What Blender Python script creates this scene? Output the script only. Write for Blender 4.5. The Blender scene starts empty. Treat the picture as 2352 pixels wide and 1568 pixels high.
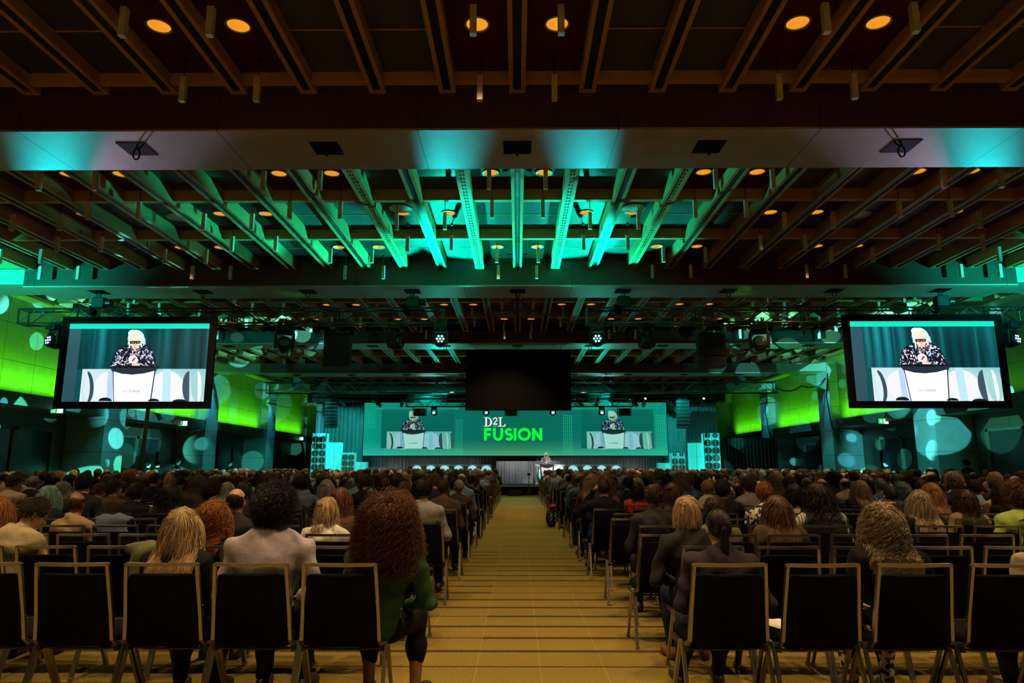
import bpy, bmesh, math, random
import numpy as np
from mathutils import Vector, Matrix, Euler

random.seed(7)
RNG = np.random.default_rng(11)
S = bpy.context.scene
COL = S.collection
pi = math.pi
R = math.radians

# ------------------------------------------------------------------ camera, world, exposure
F_PX = 1590.0
CAM_H, PITCH, YAW = 1.42, R(10.3), R(0.47)
cam_d = bpy.data.cameras.new('camera')
cam_d.sensor_width = 36.0
cam_d.lens = F_PX / 2352 * 36
cam_d.clip_end = 200
cam = bpy.data.objects.new('camera', cam_d)
cam.location = (0, 0, CAM_H)
cam.rotation_euler = (R(90) + PITCH, 0, YAW)
COL.objects.link(cam)
S.camera = cam
CAM_M = Euler(cam.rotation_euler).to_matrix()

W = bpy.data.worlds.new('world')
S.world = W
W.use_nodes = True
W.node_tree.nodes['Background'].inputs[0].default_value = (0.05, 0.03, 0.012, 1)
W.node_tree.nodes['Background'].inputs[1].default_value = 0.2
S.view_settings.view_transform = 'Standard'
S.view_settings.look = 'None'
S.view_settings.exposure = 0.0
S.view_settings.gamma = 1.0
S.cycles.max_bounces = 4
S.cycles.diffuse_bounces = 2
S.cycles.glossy_bounces = 1
S.cycles.transmission_bounces = 1
S.cycles.use_adaptive_sampling = True
S.cycles.adaptive_threshold = 0.25
S.cycles.caustics_reflective = False
S.cycles.caustics_refractive = False
S.cycles.sample_clamp_indirect = 3.0

AMBER = (1.0, 0.65, 0.31)
TEAL = (0.0, 1.0, 0.72)
CYAN = (0.0, 0.85, 0.92)
GREEN = (0.10, 1.0, 0.01)


def at(px, py, Y):
    """world point seen at pixel (px, py) at depth Y"""
    d = CAM_M @ Vector((px - 1176, 784 - py, -F_PX))
    t = Y / d.y
    return Vector((d.x * t, Y, CAM_H + d.z * t))


def lamp(name, kind, loc, energy, color, target=None, parent=None, **kw):
    l = bpy.data.lights.new(name, kind)
    l.energy = energy
    l.color = color
    for k, v in kw.items():
        setattr(l, k, v)
    o = bpy.data.objects.new(name, l)
    o.location = loc
    if target is not None:
        o.rotation_euler = (Vector(target) - Vector(loc)).to_track_quat('-Z', 'Y').to_euler()
    COL.objects.link(o)
    return o


def spot(name, loc, target, energy, color, size=60, blend=0.6, r=0.05):
    return lamp(name, 'SPOT', loc, energy, color, target, spot_size=R(size), spot_blend=blend, shadow_soft_size=r)


def gobo(name, loc, target, energy, size, scale, seed, tint=((0.1, 0.75, 1.0), (0.1, 1.0, 0.6)), floorlvl=0.0, fill=0.62):
    """a moving head projecting a slide of round dots"""
    o = spot(name, loc, target, energy, (1, 1, 1), size, 0.15, 0.02)
    l = o.data
    l.use_nodes = True
    nt = l.node_tree
    N, L = nt.nodes, nt.links
    em = N['Emission']
    tc = N.new('ShaderNodeTexCoord')
    sp = N.new('ShaderNodeSeparateXYZ')
    L.new(tc.outputs['Normal'], sp.inputs[0])
    dx = N.new('ShaderNodeMath'); dx.operation = 'DIVIDE'
    dy = N.new('ShaderNodeMath'); dy.operation = 'DIVIDE'
    L.new(sp.outputs[0], dx.inputs[0]); L.new(sp.outputs[2], dx.inputs[1])
    L.new(sp.outputs[1], dy.inputs[0]); L.new(sp.outputs[2], dy.inputs[1])
    cb = N.new('ShaderNodeCombineXYZ')
    L.new(dx.outputs[0], cb.inputs[0]); L.new(dy.outputs[0], cb.inputs[1])
    mp = N.new('ShaderNodeVectorMath'); mp.operation = 'MULTIPLY_ADD'
    L.new(cb.outputs[0], mp.inputs[0])
    mp.inputs[1].default_value = (scale,) * 3
    mp.inputs[2].default_value = (seed * 3.7, seed * 1.3, 0)
    vo = N.new('ShaderNodeTexVoronoi'); vo.voronoi_dimensions = '2D'
    vo.inputs['Scale'].default_value = 1.0
    vo.inputs['Randomness'].default_value = 0.85
    L.new(mp.outputs[0], vo.inputs['Vector'])
    sc = N.new('ShaderNodeSeparateColor')
    L.new(vo.outputs['Color'], sc.inputs[0])
    rad = N.new('ShaderNodeMath'); rad.operation = 'MULTIPLY_ADD'
    L.new(sc.outputs[0], rad.inputs[0]); rad.inputs[1].default_value = 0.40; rad.inputs[2].default_value = fill - 0.52
    lt = N.new('ShaderNodeMath'); lt.operation = 'SUBTRACT'
    L.new(rad.outputs[0], lt.inputs[0]); L.new(vo.outputs['Distance'], lt.inputs[1])
    mm = N.new('ShaderNodeMapRange')
    mm.inputs[1].default_value = 0.0; mm.inputs[2].default_value = 0.015
    mm.inputs[3].default_value = floorlvl; mm.inputs[4].default_value = 1.0
    L.new(lt.outputs[0], mm.inputs[0])
    br = N.new('ShaderNodeMath'); br.operation = 'MULTIPLY_ADD'
    L.new(sc.outputs[1], br.inputs[0]); br.inputs[1].default_value = 0.75; br.inputs[2].default_value = 0.25
    mu = N.new('ShaderNodeMath'); mu.operation = 'MULTIPLY'
    L.new(mm.outputs[0], mu.inputs[0]); L.new(br.outputs[0], mu.inputs[1])
    mx = N.new('ShaderNodeMix'); mx.data_type = 'RGBA'
    L.new(sc.outputs[2], mx.inputs['Factor'])
    mx.inputs['A'].default_value = (*tint[0], 1); mx.inputs['B'].default_value = (*tint[1], 1)
    L.new(mx.outputs['Result'], em.inputs['Color'])
    L.new(mu.outputs[0], em.inputs['Strength'])
    return o


# room measures: cross beams repeat every 8.64 m, 1.30 m wide, ceiling ribs 1.0 m apart
BEAM0, BSTEP, BWID = 0.53, 8.64, 1.30
SOFFIT, RIBZ, STRIPZ, CEILZ = 6.16, 6.62, 6.67, 6.90
WALLX, LEDGE_LO, LEDGE_HI = 16.2, 3.36, 3.76
ROOM_Y0, ROOM_Y1 = -9.0, 53.0
MOD = 2.36
RIBSP = 1.003


def bay_modules(b):
    """depths of the three cell rows of bay b (bay b lies in front of beam b)"""
    y1 = BEAM0 + BSTEP * b + (-0.15 if b < 2 else 0.12)
    return [y1 - MOD * 2.5, y1 - MOD * 1.5, y1 - MOD * 0.5]


def red_cells(row):
    c = [-12.5, -11.5, -8.5, -7.5, -4.5, -3.5, -0.5, 0.5, 3.5, 4.5, 7.5, 8.5, 11.5, 12.5]
    if row % 2 == 1:
        c = [x + 2 for x in c if x + 2 < 13] + [-13.5 + 3, ]
        c = sorted(set([-10.5, -9.5, -6.5, -5.5, -2.5, -1.5, 1.5, 2.5, 5.5, 6.5, 9.5, 10.5]))
    return c


def lamp_here(b, m, x, y):
    """cells whose downlight the picture can show"""
    return 1 <= b <= 5 and not (b == 1 and m < 2) and not (b == 5 and m < 1) and abs(x) < 0.735 * (0.984 * y + 0.97)


# ------------------------------------------------------------------ lights of the room
# amber house downlights (a lamp behind every second pair of lit cans)
for b, pw in ((0, 1.0), (1, 1.0), (2, 1.25), (3, 1.6), (4, 0.7)):
    for m, y in enumerate(bay_modules(b)):
        if m == 1:
            xs = (-9.5, -2.5, 2.5, 9.5) if b < 2 else (-5.5, 5.5)
        else:
            xs = (-7.5, -3.5, 0.5, 4.5, 8.5) if m == 0 and b < 2 else (-8.5, -0.5, 7.5)
        for x in xs:
            spot('downlight_beam', (x, y, CEILZ - 0.06), (x, y, 0), 600 * pw * {(2, 0): 0.15, (2, 1): 0.18, (2, 2): 1.1, (3, 0): 0.3}.get((b, m), 1.0), AMBER, 105, 0.8, 0.10)

# teal moving heads on the near truss throwing their beams up at the ceiling of the second bay
for x0, xt, e, sz in ((-2.1, -0.9, 2500, 78), (-2.1, -3.8, 2000, 60), (-3.3, -6.0, 260, 42), (2.1, 0.9, 2400, 76), (2.1, 2.8, 1300, 54)):
    spot('head_or_washer_beam', (x0, 17.75, 4.95), (xt, 16.2, 6.9), e, TEAL, sz, 0.35, 0.06)
for s in (-1, 1):
    spot('head_or_washer_beam', (s * 14.2, 13.6, 5.0), (s * 13.6, 16.6, 6.9), 2600, TEAL, 80, 0.9, 0.06)  # unseen wall washers for the teal side ceiling, no moving head here
    # patches of light on the underside of the first beam
    spot('head_or_washer_beam', (s * 2.1, 18.0, 5.0), (s * 0.98, 9.75, 6.16), 1500, CYAN, 9, 1.0, 0.02)
    spot('head_or_washer_beam', (s * 12.6, 17.6, 4.6), (s * 5.45, 9.75, 6.16), 2200, (0.8, 0.65, 1.0), 9, 1.0, 0.02)
    spot('head_or_washer_beam', (s * 12.6, 17.6, 4.6), (s * 7.0, 9.75, 6.16), 1100, CYAN, 9, 1.0, 0.02)
    spot('head_or_washer_beam', (s * 6.4, 19.1, 4.3), (s * 6.2, 18.4, 6.16), 30, GREEN, 34, 0.9, 0.05)
    spot('head_or_washer_beam', (s * 3.3, 19.1, 4.3), (s * 3.6, 18.4, 6.16), 18, TEAL, 34, 0.9, 0.05)
    # stage fixtures kicking light onto the far ceiling
    spot('head_or_washer_beam', (s * 4.7, 37.2, 4.3), (s * 4.5, 35.6, 6.16), 260, (0.3, 0.95, 1.0), 50, 0.8, 0.05)
    spot('head_or_washer_beam', (s * 4.2, 36.9, 4.3), (s * 3.5, 31.0, 6.9), 420, TEAL, 75, 0.9, 0.05)
    spot('head_or_washer_beam', (s * 5.0, 38.0, 4.8), (s * 5.0, 41.5, 6.9), 500, TEAL, 110, 0.8, 0.05)
    # pillars washed from above
    for i, y in enumerate((26.9, 35.6, 44.2)):
        spot('pillar_wash', (s * 15.25, y - 0.5, 6.05), (s * 15.75, y, 3.4), 300, (0.05, 0.65, 0.9), 50, 0.8, 0.05)
        spot('pillar_wash', (s * 13.0, y - 1.5, 5.6), (s * 15.75, y, 1.6), 300, (0.05, 0.9, 0.8), 26, 0.8, 0.05)
    # green uplights standing on the ledge of the side walls
    segs = ((20.9, 9.0, 1.0 if s < 0 else 0.10), (31.3, 6.6, 1.0), (39.9, 6.6, 0.9), (48.6, 6.4, 0.7))
    for y, w, k in segs:
        o = lamp('ledge_uplight', 'AREA', (s * 15.70, y, LEDGE_HI + 0.04), 95 * k * w / 6.6, GREEN,
                 (s * 16.25, y, LEDGE_HI + 1.3), shape='RECTANGLE', size=0.12, size_y=w, spread=R(125))
        o.rotation_euler = (0, R(180 + s * 32), 0)
    # slides of dots thrown on the side walls
    gobo('gobo_projector', (s * 7.1, 18.95, 4.45), (s * 16.5, 24.6, 2.6), 23000, 60, 5.4, 3 + s)
    gobo('gobo_projector', (s * 4.4, 18.95, 4.7), (s * 16.0, 34.0, 4.0), 26000, 42, 11.0, 9 + s)
    gobo('gobo_projector', (s * 6.2, 27.9, 5.0), (s * 13.0, 33.5, 6.7), 1600, 40, 8.0, 5 + s)
gobo('gobo_projector', (-12.3, 17.9, 4.7), (-7.7, 16.1, 6.85), 3200, 40, 9.0, 15)
for s in (-1, 1):
    # wash spots without fixtures, added to light drapes and scenery
    spot('stage_fill', (s * 8.0, 36.4, 5.3), (s * 10.0, 39.4, 2.4), 800, (0.02, 0.85, 0.75), 75, 0.7, 0.05)
    spot('stage_fill', (s * 3.4, 35.2, 5.4), (s * 3.6, 39.0, 1.2), 110, (0.75, 1.0, 0.95), 50, 0.7, 0.05)
spot('stage_key', (1.9, 31.0, 5.6), (1.62, 38.1, 1.9), 2600, (1.0, 0.95, 0.9), 14, 0.5, 0.04)
for x in (-0.7, 0.5):
    spot('drape_fill', (x, 40.5, 2.25), (x, 41.4, 1.0), 50, (0.95, 1.0, 0.95), 120, 0.7, 0.05)  # added spot behind the gap cloth to brighten the drape, no fixture
for x in (-7.0, -5.0, -3.0, 2.4, 4.4, 6.4):
    spot('drape_fill', (x, 39.4, 0.60), (x, 40.1, 1.5), 26, (0.9, 1.0, 0.95), 110, 0.7, 0.05)  # added spot behind the scenic wall to brighten the drape, no fixture
spot('stage_spill', (0.0, 36.4, 4.4), (0.0, 31.0, 0.0), 900, (0.05, 0.9, 0.55), 50, 0.9, 0.05)

# ------------------------------------------------------------------ materials
MATS = {}


def lin(c):
    return tuple((x / 255 / 12.92) if x / 255 <= 0.04045 else ((x / 255 + 0.055) / 1.055) ** 2.4 for x in c)


def mat(name, col, rough=0.6, metal=0.0, var=0.12, scale=8.0, emit=0.0, bump=0.0, coat=0.0, ecol=None):
    """principled material whose colour wanders a little with noise"""
    if name in MATS:
        return MATS[name]
    m = bpy.data.materials.new(name)
    m.use_nodes = True
    N, L = m.node_tree.nodes, m.node_tree.links
    b = N['Principled BSDF']
    b.inputs['Roughness'].default_value = rough
    b.inputs['Metallic'].default_value = metal
    b.inputs['Coat Weight'].default_value = coat
    tc = N.new('ShaderNodeTexCoord')
    nz = N.new('ShaderNodeTexNoise')
    nz.inputs['Scale'].default_value = scale
    nz.inputs['Detail'].default_value = 3
    L.new(tc.outputs['Object'], nz.inputs['Vector'])
    mr = N.new('ShaderNodeMapRange')
    mr.inputs[1].default_value = 0.3; mr.inputs[2].default_value = 0.7
    mr.inputs[3].default_value = 1 - var; mr.inputs[4].default_value = 1 + var
    L.new(nz.outputs['Fac'], mr.inputs[0])
    vm = N.new('ShaderNodeVectorMath'); vm.operation = 'SCALE'
    vm.inputs[0].default_value = col[:3]
    L.new(mr.outputs[0], vm.inputs['Scale'])
    L.new(vm.outputs[0], b.inputs['Base Color'])
    if emit:
        b.inputs['Emission Strength'].default_value = emit
        b.inputs['Emission Color'].default_value = (*(ecol or col)[:3], 1)
    if bump:
        bp = N.new('ShaderNodeBump')
        bp.inputs['Strength'].default_value = bump
        bp.inputs['Distance'].default_value = 0.01
        L.new(nz.outputs['Fac'], bp.inputs['Height'])
        L.new(bp.outputs[0], b.inputs['Normal'])
    MATS[name] = m
    return m


def attr_mat(name, attr, rough=0.6, emit=0.0, base=True):
    m = bpy.data.materials.new(name)
    m.use_nodes = True
    N, L = m.node_tree.nodes, m.node_tree.links
    b = N['Principled BSDF']
    a = N.new('ShaderNodeAttribute')
    a.attribute_name = attr
    b.inputs['Roughness'].default_value = rough
    if base:
        L.new(a.outputs['Color'], b.inputs['Base Color'])
    else:
        b.inputs['Base Color'].default_value = (0.01, 0.01, 0.01, 1)
        b.inputs['Specular IOR Level'].default_value = 0.1
    if emit:
        L.new(a.outputs['Color'], b.inputs['Emission Color'])
        b.inputs['Emission Strength'].default_value = emit
    MATS[name] = m
    return m


def oc_mat(name, rough=0.8, var=0.15, scale=40, bump=0.0, hair=False):
    """cloth, skin or hair whose colour is set on the object itself"""
    m = mat(name, (1, 1, 1), rough, 0, var, scale, 0, bump)
    N, L = m.node_tree.nodes, m.node_tree.links
    b = N['Principled BSDF']
    src = b.inputs['Base Color'].links[0].from_socket
    oi = N.new('ShaderNodeObjectInfo')
    mx = N.new('ShaderNodeMix'); mx.data_type = 'RGBA'; mx.blend_type = 'MULTIPLY'
    mx.inputs['Factor'].default_value = 1.0
    L.new(oi.outputs['Color'], mx.inputs['A'])
    if hair:
        a = N.new('ShaderNodeAttribute'); a.attribute_name = 'tone'
        mr = N.new('ShaderNodeMapRange'); mr.inputs[3].default_value = 0.22; mr.inputs[4].default_value = 1.0
        L.new(a.outputs['Fac'], mr.inputs[0])
        L.new(mr.outputs[0], mx.inputs['B'])
    else:
        L.new(src, mx.inputs['B'])
    L.new(mx.outputs['Result'], b.inputs['Base Color'])
    return m


def floor_mat():
    m = bpy.data.materials.new('striped_carpet')
    m.use_nodes = True
    N, L = m.node_tree.nodes, m.node_tree.links
    b = N['Principled BSDF']
    b.inputs['Roughness'].default_value = 0.95
    b.inputs['Specular IOR Level'].default_value = 0.1
    ge = N.new('ShaderNodeNewGeometry')
    sp = N.new('ShaderNodeSeparateXYZ')
    L.new(ge.outputs['Position'], sp.inputs[0])

    def math_(op, a, b_=None, c=None):
        n = N.new('ShaderNodeMath'); n.operation = op
        for i, v in enumerate((a, b_, c)):
            if v is None:
                continue
            if isinstance(v, (int, float)):
                n.inputs[i].default_value = v
            else:
                L.new(v, n.inputs[i])
        return n.outputs[0]

    def noise(vec, scale, detail=2):
        n = N.new('ShaderNodeTexNoise')
        n.inputs['Scale'].default_value = scale
        n.inputs['Detail'].default_value = detail
        L.new(vec, n.inputs['Vector'])
        return n.outputs['Fac']

    def comb(x, y, z=0.0):
        n = N.new('ShaderNodeCombineXYZ')
        for i, v in enumerate((x, y, z)):
            if isinstance(v, (int, float)):
                n.inputs[i].default_value = v
            else:
                L.new(v, n.inputs[i])
        return n.outputs[0]
    wob = math_('MULTIPLY', noise(comb(sp.outputs[0], math_('MULTIPLY', sp.outputs[1], 0.05)), 110, 2), 0.045)
    y = math_('ADD', sp.outputs[1], wob)
    ph = math_('DIVIDE', y, 0.215)
    idx = math_('ROUND', ph)
    dist = math_('ABSOLUTE', math_('SUBTRACT', ph, idx))
    tile = math_('FLOOR', math_('DIVIDE', math_('ADD', sp.outputs[0], 0.3), 0.92))
    wn = N.new('ShaderNodeTexWhiteNoise'); wn.noise_dimensions = '2D'
    L.new(comb(math_('FLOOR', math_('MULTIPLY', tile, 0.5)), idx), wn.inputs['Vector'])
    rnd = wn.outputs['Value']
    odd = math_('MODULO', math_('ABSOLUTE', idx), 2.0)
    wid = math_('MULTIPLY_ADD', math_('GREATER_THAN', rnd, 0.45), math_('MULTIPLY', odd, 0.10), math_('MULTIPLY_ADD', odd, 0.16, -0.09))
    edge = N.new('ShaderNodeMapRange')
    L.new(math_('SUBTRACT', wid, dist), edge.inputs[0])
    edge.inputs[1].default_value = -0.03; edge.inputs[2].default_value = 0.03
    line = math_('MULTIPLY', edge.outputs[0], math_('MULTIPLY_ADD', odd, 0.22, 0.60))
    fine = noise(comb(sp.outputs[0], math_('MULTIPLY', sp.outputs[1], 1.0)), 90, 3)
    seamx = math_('ABSOLUTE', math_('SUBTRACT', math_('FRACT', math_('DIVIDE', math_('ADD', sp.outputs[0], 0.3), 0.46)), 0.5))
    seam = math_('MULTIPLY', math_('GREATER_THAN', seamx, 0.49), 0.25)
    band = noise(comb(0.0, math_('MULTIPLY', sp.outputs[1], 1.0)), 1.6, 1)
    br = math_('MULTIPLY_ADD', fine, 1.5, math_('MULTIPLY_ADD', band, 0.35, 0.05))
    br = math_('ADD', br, seam)
    c1 = N.new('ShaderNodeVectorMath'); c1.operation = 'SCALE'
    c1.inputs[0].default_value = (0.21, 0.155, 0.035)
    L.new(br, c1.inputs['Scale'])
    mx = N.new('ShaderNodeMix'); mx.data_type = 'RGBA'
    L.new(line, mx.inputs['Factor'])
    L.new(c1.outputs[0], mx.inputs['A'])
    mx.inputs['B'].default_value = (0.018, 0.014, 0.010, 1)
    L.new(mx.outputs['Result'], b.inputs['Base Color'])
    bp = N.new('ShaderNodeBump'); bp.inputs['Strength'].default_value = 0.4; bp.inputs['Distance'].default_value = 0.006
    L.new(fine, bp.inputs['Height']); L.new(bp.outputs[0], b.inputs['Normal'])
    return m


def panel_mat(name, col, sx, sy, groove=0.012, rough=0.55, axes='YZ', off=(0, 0), dark=0.12):
    """wall panelling: big sheets with thin dark joints"""
    m = mat(name, col, rough, 0, 0.08, 3.0)
    N, L = m.node_tree.nodes, m.node_tree.links
    b = N['Principled BSDF']
    src = b.inputs['Base Color'].links[0].from_socket
    ge = N.new('ShaderNodeNewGeometry')
    sp = N.new('ShaderNodeSeparateXYZ')
    L.new(ge.outputs['Position'], sp.inputs[0])
    outs = []
    for ax, s, o in zip(axes, (sx, sy), off):
        a = N.new('ShaderNodeMath'); a.operation = 'ADD'; a.inputs[1].default_value = 100 * s + o
        L.new(sp.outputs['XYZ'.index(ax)], a.inputs[0])
        mo = N.new('ShaderNodeMath'); mo.operation = 'MODULO'; mo.inputs[1].default_value = s
        L.new(a.outputs[0], mo.inputs[0])
        lt = N.new('ShaderNodeMath'); lt.operation = 'LESS_THAN'; lt.inputs[1].default_value = groove
        L.new(mo.outputs[0], lt.inputs[0])
        outs.append(lt.outputs[0])
    mxm = N.new('ShaderNodeMath'); mxm.operation = 'MAXIMUM'
    L.new(outs[0], mxm.inputs[0]); L.new(outs[1], mxm.inputs[1])
    mx = N.new('ShaderNodeMix'); mx.data_type = 'RGBA'
    L.new(mxm.outputs[0], mx.inputs['Factor'])
    L.new(src, mx.inputs['A'])
    mx.inputs['B'].default_value = (col[0] * dark, col[1] * dark, col[2] * dark, 1)
    L.new(mx.outputs['Result'], b.inputs['Base Color'])
    return m


M_CARPET = floor_mat()
M_RIB = mat('tan_rib_veneer', (0.47, 0.27, 0.115), 0.55, var=0.1, scale=3)
M_SLOT = mat('black_slot', (0.008, 0.008, 0.009), 0.5)
M_BEAM = panel_mat('dark_red_wood', (0.085, 0.03, 0.02), 2.87, 50, 0.012, 0.5, 'XZ', (1.435 - 0.006, 0))
M_SOFF = panel_mat('satin_soffit_panel', (0.40, 0.375, 0.34), 2.87, 50, 0.016, 0.42, 'XZ', (1.435, 0))
M_RED = mat('dark_red_ceiling_panel', (0.07, 0.016, 0.012), 0.55)
M_GRILL = panel_mat('perforated_grey_panel', (0.085, 0.085, 0.09), 0.05, 0.05, 0.012, 0.5, 'XY', (0, 0), 0.55)
M_WALL = panel_mat('fabric_wall_panel', (0.34, 0.33, 0.25), 1.44, 1.2, 0.014, 0.75, 'YZ', (0.2, 0.02))
M_WALLX = panel_mat('fabric_wall_panel_end', (0.30, 0.28, 0.22), 1.44, 1.2, 0.014, 0.75, 'XZ')
M_LOW = panel_mat('dark_wood_lower_wall', (0.10, 0.075, 0.05), 1.44, 60, 0.02, 0.45, 'YZ')
M_PIL = panel_mat('pale_pillar_panel', (0.42, 0.44, 0.42), 40, 1.22, 0.016, 0.5, 'YZ', (0, 0.45))
M_LEDGE = mat('grey_ledge', (0.13, 0.125, 0.11), 0.55)
M_DOOR = mat('dark_door_leaf', (0.035, 0.032, 0.03), 0.3)
M_STEEL = mat('satin_steel', (0.45, 0.43, 0.40), 0.32, 1.0, 0.06, 30)
M_ALU = mat('truss_aluminium', (0.10, 0.10, 0.105), 0.38, 0.9, 0.1, 20)
M_BLACK = mat('matt_black', (0.004, 0.004, 0.0045), 0.8)
M_BLACK.node_tree.nodes['Principled BSDF'].inputs['Specular IOR Level'].default_value = 0.08
M_BLACKM = mat('black_powder_coat', (0.018, 0.018, 0.02), 0.4, 0.2)
M_FABRIC = mat('charcoal_chair_fabric', (0.006, 0.006, 0.0075), 0.95, var=0.5, scale=260, bump=0.3)
M_FABRIC.node_tree.nodes['Principled BSDF'].inputs['Specular IOR Level'].default_value = 0.06
for m_, k_ in ((M_RED, 0.08), (M_GRILL, 0.15), (M_RIB, 0.2)):
    m_.node_tree.nodes['Principled BSDF'].inputs['Specular IOR Level'].default_value = k_
M_WHITE = mat('pale_pendant_shade', (0.62, 0.58, 0.46), 0.5)
M_CAN = mat('downlight_gold_reflector', (0.5, 0.3, 0.08), 0.4, emit=0.62, ecol=(1.0, 0.40, 0.03))
M_TRIMRING = mat('downlight_trim_ring', (0.5, 0.4, 0.25), 0.4, 0.3)


# ------------------------------------------------------------------ mesh helpers
class MB:
    """collects shapes, then links them as ONE mesh object"""

    def __init__(s):
        s.v, s.f, s.m, s.c = [], [], [], []
        s.mi = 0

    def add(s, vs, fs, cols=None):
        o = len(s.v)
        s.v.extend([tuple(p) for p in vs])
        s.f.extend([tuple(i + o for i in f) for f in fs])
        s.m.extend([s.mi] * len(fs))
        if cols is not None:
            s.c.extend(cols)
        return s

    def box(s, c, d, rot=None, taper=1.0):
        x, y, z = d[0] / 2, d[1] / 2, d[2] / 2
        t = taper
        vs = [(-x, -y, -z), (x, -y, -z), (x, y, -z), (-x, y, -z), (-x * t, -y * t, z), (x * t, -y * t, z), (x * t, y * t, z), (-x * t, y * t, z)]
        vs = [Vector(p) for p in vs]
        if rot is not None:
            vs = [rot @ p for p in vs]
        vs = [p + Vector(c) for p in vs]
        return s.add(vs, [(0, 3, 2, 1), (4, 5, 6, 7), (0, 1, 5, 4), (1, 2, 6, 5), (2, 3, 7, 6), (3, 0, 4, 7)])

    def rbox(s, c, d, r=0.02, n=3, rot=None, bow=None):
        """box with rounded corners in plan (XZ outline), extruded in Y, with bevelled rims"""
        x, y, z = d[0] / 2, d[1] / 2, d[2] / 2
        r = min(r, x, z)
        out = []
        for cx, cz, a0 in ((x - r, z - r, 0), (-x + r, z - r, 90), (-x + r, -z + r, 180), (x - r, -z + r, 270)):
            for k in range(n + 1):
                a = R(a0 + 90 * k / n)
                out.append((cx + r * math.cos(a), cz + r * math.sin(a), math.cos(a), math.sin(a)))
        m = len(out)
        b = min(r * 0.5, y * 0.9)
        rings = [(-y, b), (-y + b * 0.35, b * 0.3), (-y + b, 0), (y - b, 0), (y - b * 0.35, b * 0.3), (y, b)]
        vs = []
        for yy, ins in rings:
            for px, pz, nx, nz in out:
                p = Vector((px - nx * ins, yy, pz - nz * ins))
                if bow:
                    p.y += bow(p.x, p.z)
                if rot is not None:
                    p = rot @ p
                vs.append(p + Vector(c))
        fs = []
        for k in range(len(rings) - 1):
            for i in range(m):
                j = (i + 1) % m
                fs.append((k * m + i, (k + 1) * m + i, (k + 1) * m + j, k * m + j))
        fs.append(tuple(range(m)))
        fs.append(tuple(reversed(range((len(rings) - 1) * m, len(rings) * m))))
        return s.add(vs, fs)

    def tube(s, pts, r, n=8, r2=None, cap=True, closed=False, flat=1.0):
        pts = [Vector(p) for p in pts]
        m = len(pts)
        vs, fs = [], []
        t0 = (pts[1] - pts[0]).normalized()
        up = Vector((0, 0, 1)) if abs(t0.z) < 0.9 else Vector((0, 1, 0))
        a = t0.cross(up).normalized()
        for i, p in enumerate(pts):
            if closed:
                t = (pts[(i + 1) % m] - pts[i - 1]).normalized()
            else:
                t = (pts[min(i + 1, m - 1)] - pts[max(i - 1, 0)]).normalized()
            a = (a - t * a.dot(t)).normalized()
            b = t.cross(a)
            rr = r if r2 is None else r + (r2 - r) * i / (m - 1)
            k = 1.0
            if not closed and 0 < i < m - 1:
                c = (pts[i] - pts[i - 1]).normalized().dot((pts[i + 1] - pts[i]).normalized())
                k = 1 / max(0.5, math.sqrt((1 + c) / 2)) if n == 4 else 1.0
            for j in range(n):
                th = 2 * pi * (j + 0.5) / n
                vs.append(p + (a * math.cos(th) + b * math.sin(th) * flat) * rr * k)
        rng = m if closed else m - 1
        for i in range(rng):
            i2 = (i + 1) % m
            for j in range(n):
                k = (j + 1) % n
                fs.append((i * n + j, i * n + k, i2 * n + k, i2 * n + j))
        if cap and not closed:
            fs.append(tuple(reversed(range(n))))
            fs.append(tuple(range((m - 1) * n, m * n)))
        return s.add(vs, fs)

    def lathe(s, c, prof, n=16, axis='Z', cap=True):
        vs, fs = [], []
        for r, h in prof:
            for j in range(n):
                a = 2 * pi * j / n
                p = (r * math.cos(a), r * math.sin(a), h)
                if axis == 'Y':
                    p = (p[0], p[2], p[1])
                elif axis == 'X':
                    p = (p[2], p[0], p[1])
                vs.append((p[0] + c[0], p[1] + c[1], p[2] + c[2]))
        m = len(prof)
        for i in range(m - 1):
            for j in range(n):
                k = (j + 1) % n
                fs.append((i * n + j, i * n + k, (i + 1) * n + k, (i + 1) * n + j))
        if cap:
            fs.append(tuple(reversed(range(n))))
            fs.append(tuple(range((m - 1) * n, m * n)))
        return s.add(vs, fs)

    def prism(s, poly, y0, y1):
        """outline in XZ, extruded in Y"""
        n = len(poly)
        vs = [(x, y0, z) for x, z in poly] + [(x, y1, z) for x, z in poly]
        fs = [tuple(range(n)), tuple(reversed(range(n, 2 * n)))]
        fs += [(i, i + n, (i + 1) % n + n, (i + 1) % n) for i in range(n)]
        return s.add(vs, fs)

    def ball(s, c, r, nu=12, nv=8, rot=None):
        if isinstance(r, (int, float)):
            r = (r, r, r)
        vs, fs = [], []
        for i in range(nv + 1):
            t = pi * i / nv
            for j in range(nu):
                a = 2 * pi * j / nu
                p = Vector((r[0] * math.sin(t) * math.cos(a), r[1] * math.sin(t) * math.sin(a), r[2] * math.cos(t)))
                if rot is not None:
                    p = rot @ p
                vs.append(p + Vector(c))
        for i in range(nv):
            for j in range(nu):
                k = (j + 1) % nu
                fs.append((i * nu + j, (i + 1) * nu + j, (i + 1) * nu + k, i * nu + k))
        return s.add(vs, fs)

    def mesh(s, name, mats, smooth=False):
        me = bpy.data.meshes.new(name)
        me.from_pydata(s.v, [], s.f)
        for m in (mats if isinstance(mats, (list, tuple)) else [mats]):
            me.materials.append(m)
        if len(set(s.m)) > 1:
            me.polygons.foreach_set('material_index', s.m)
        if smooth:
            me.polygons.foreach_set('use_smooth', [True] * len(s.f))
        if s.c:
            at_ = me.color_attributes.new('Col', 'FLOAT_COLOR', 'POINT')
            at_.data.foreach_set('color', np.array(s.c, dtype=np.float32).ravel())
        me.update()
        return me

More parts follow.
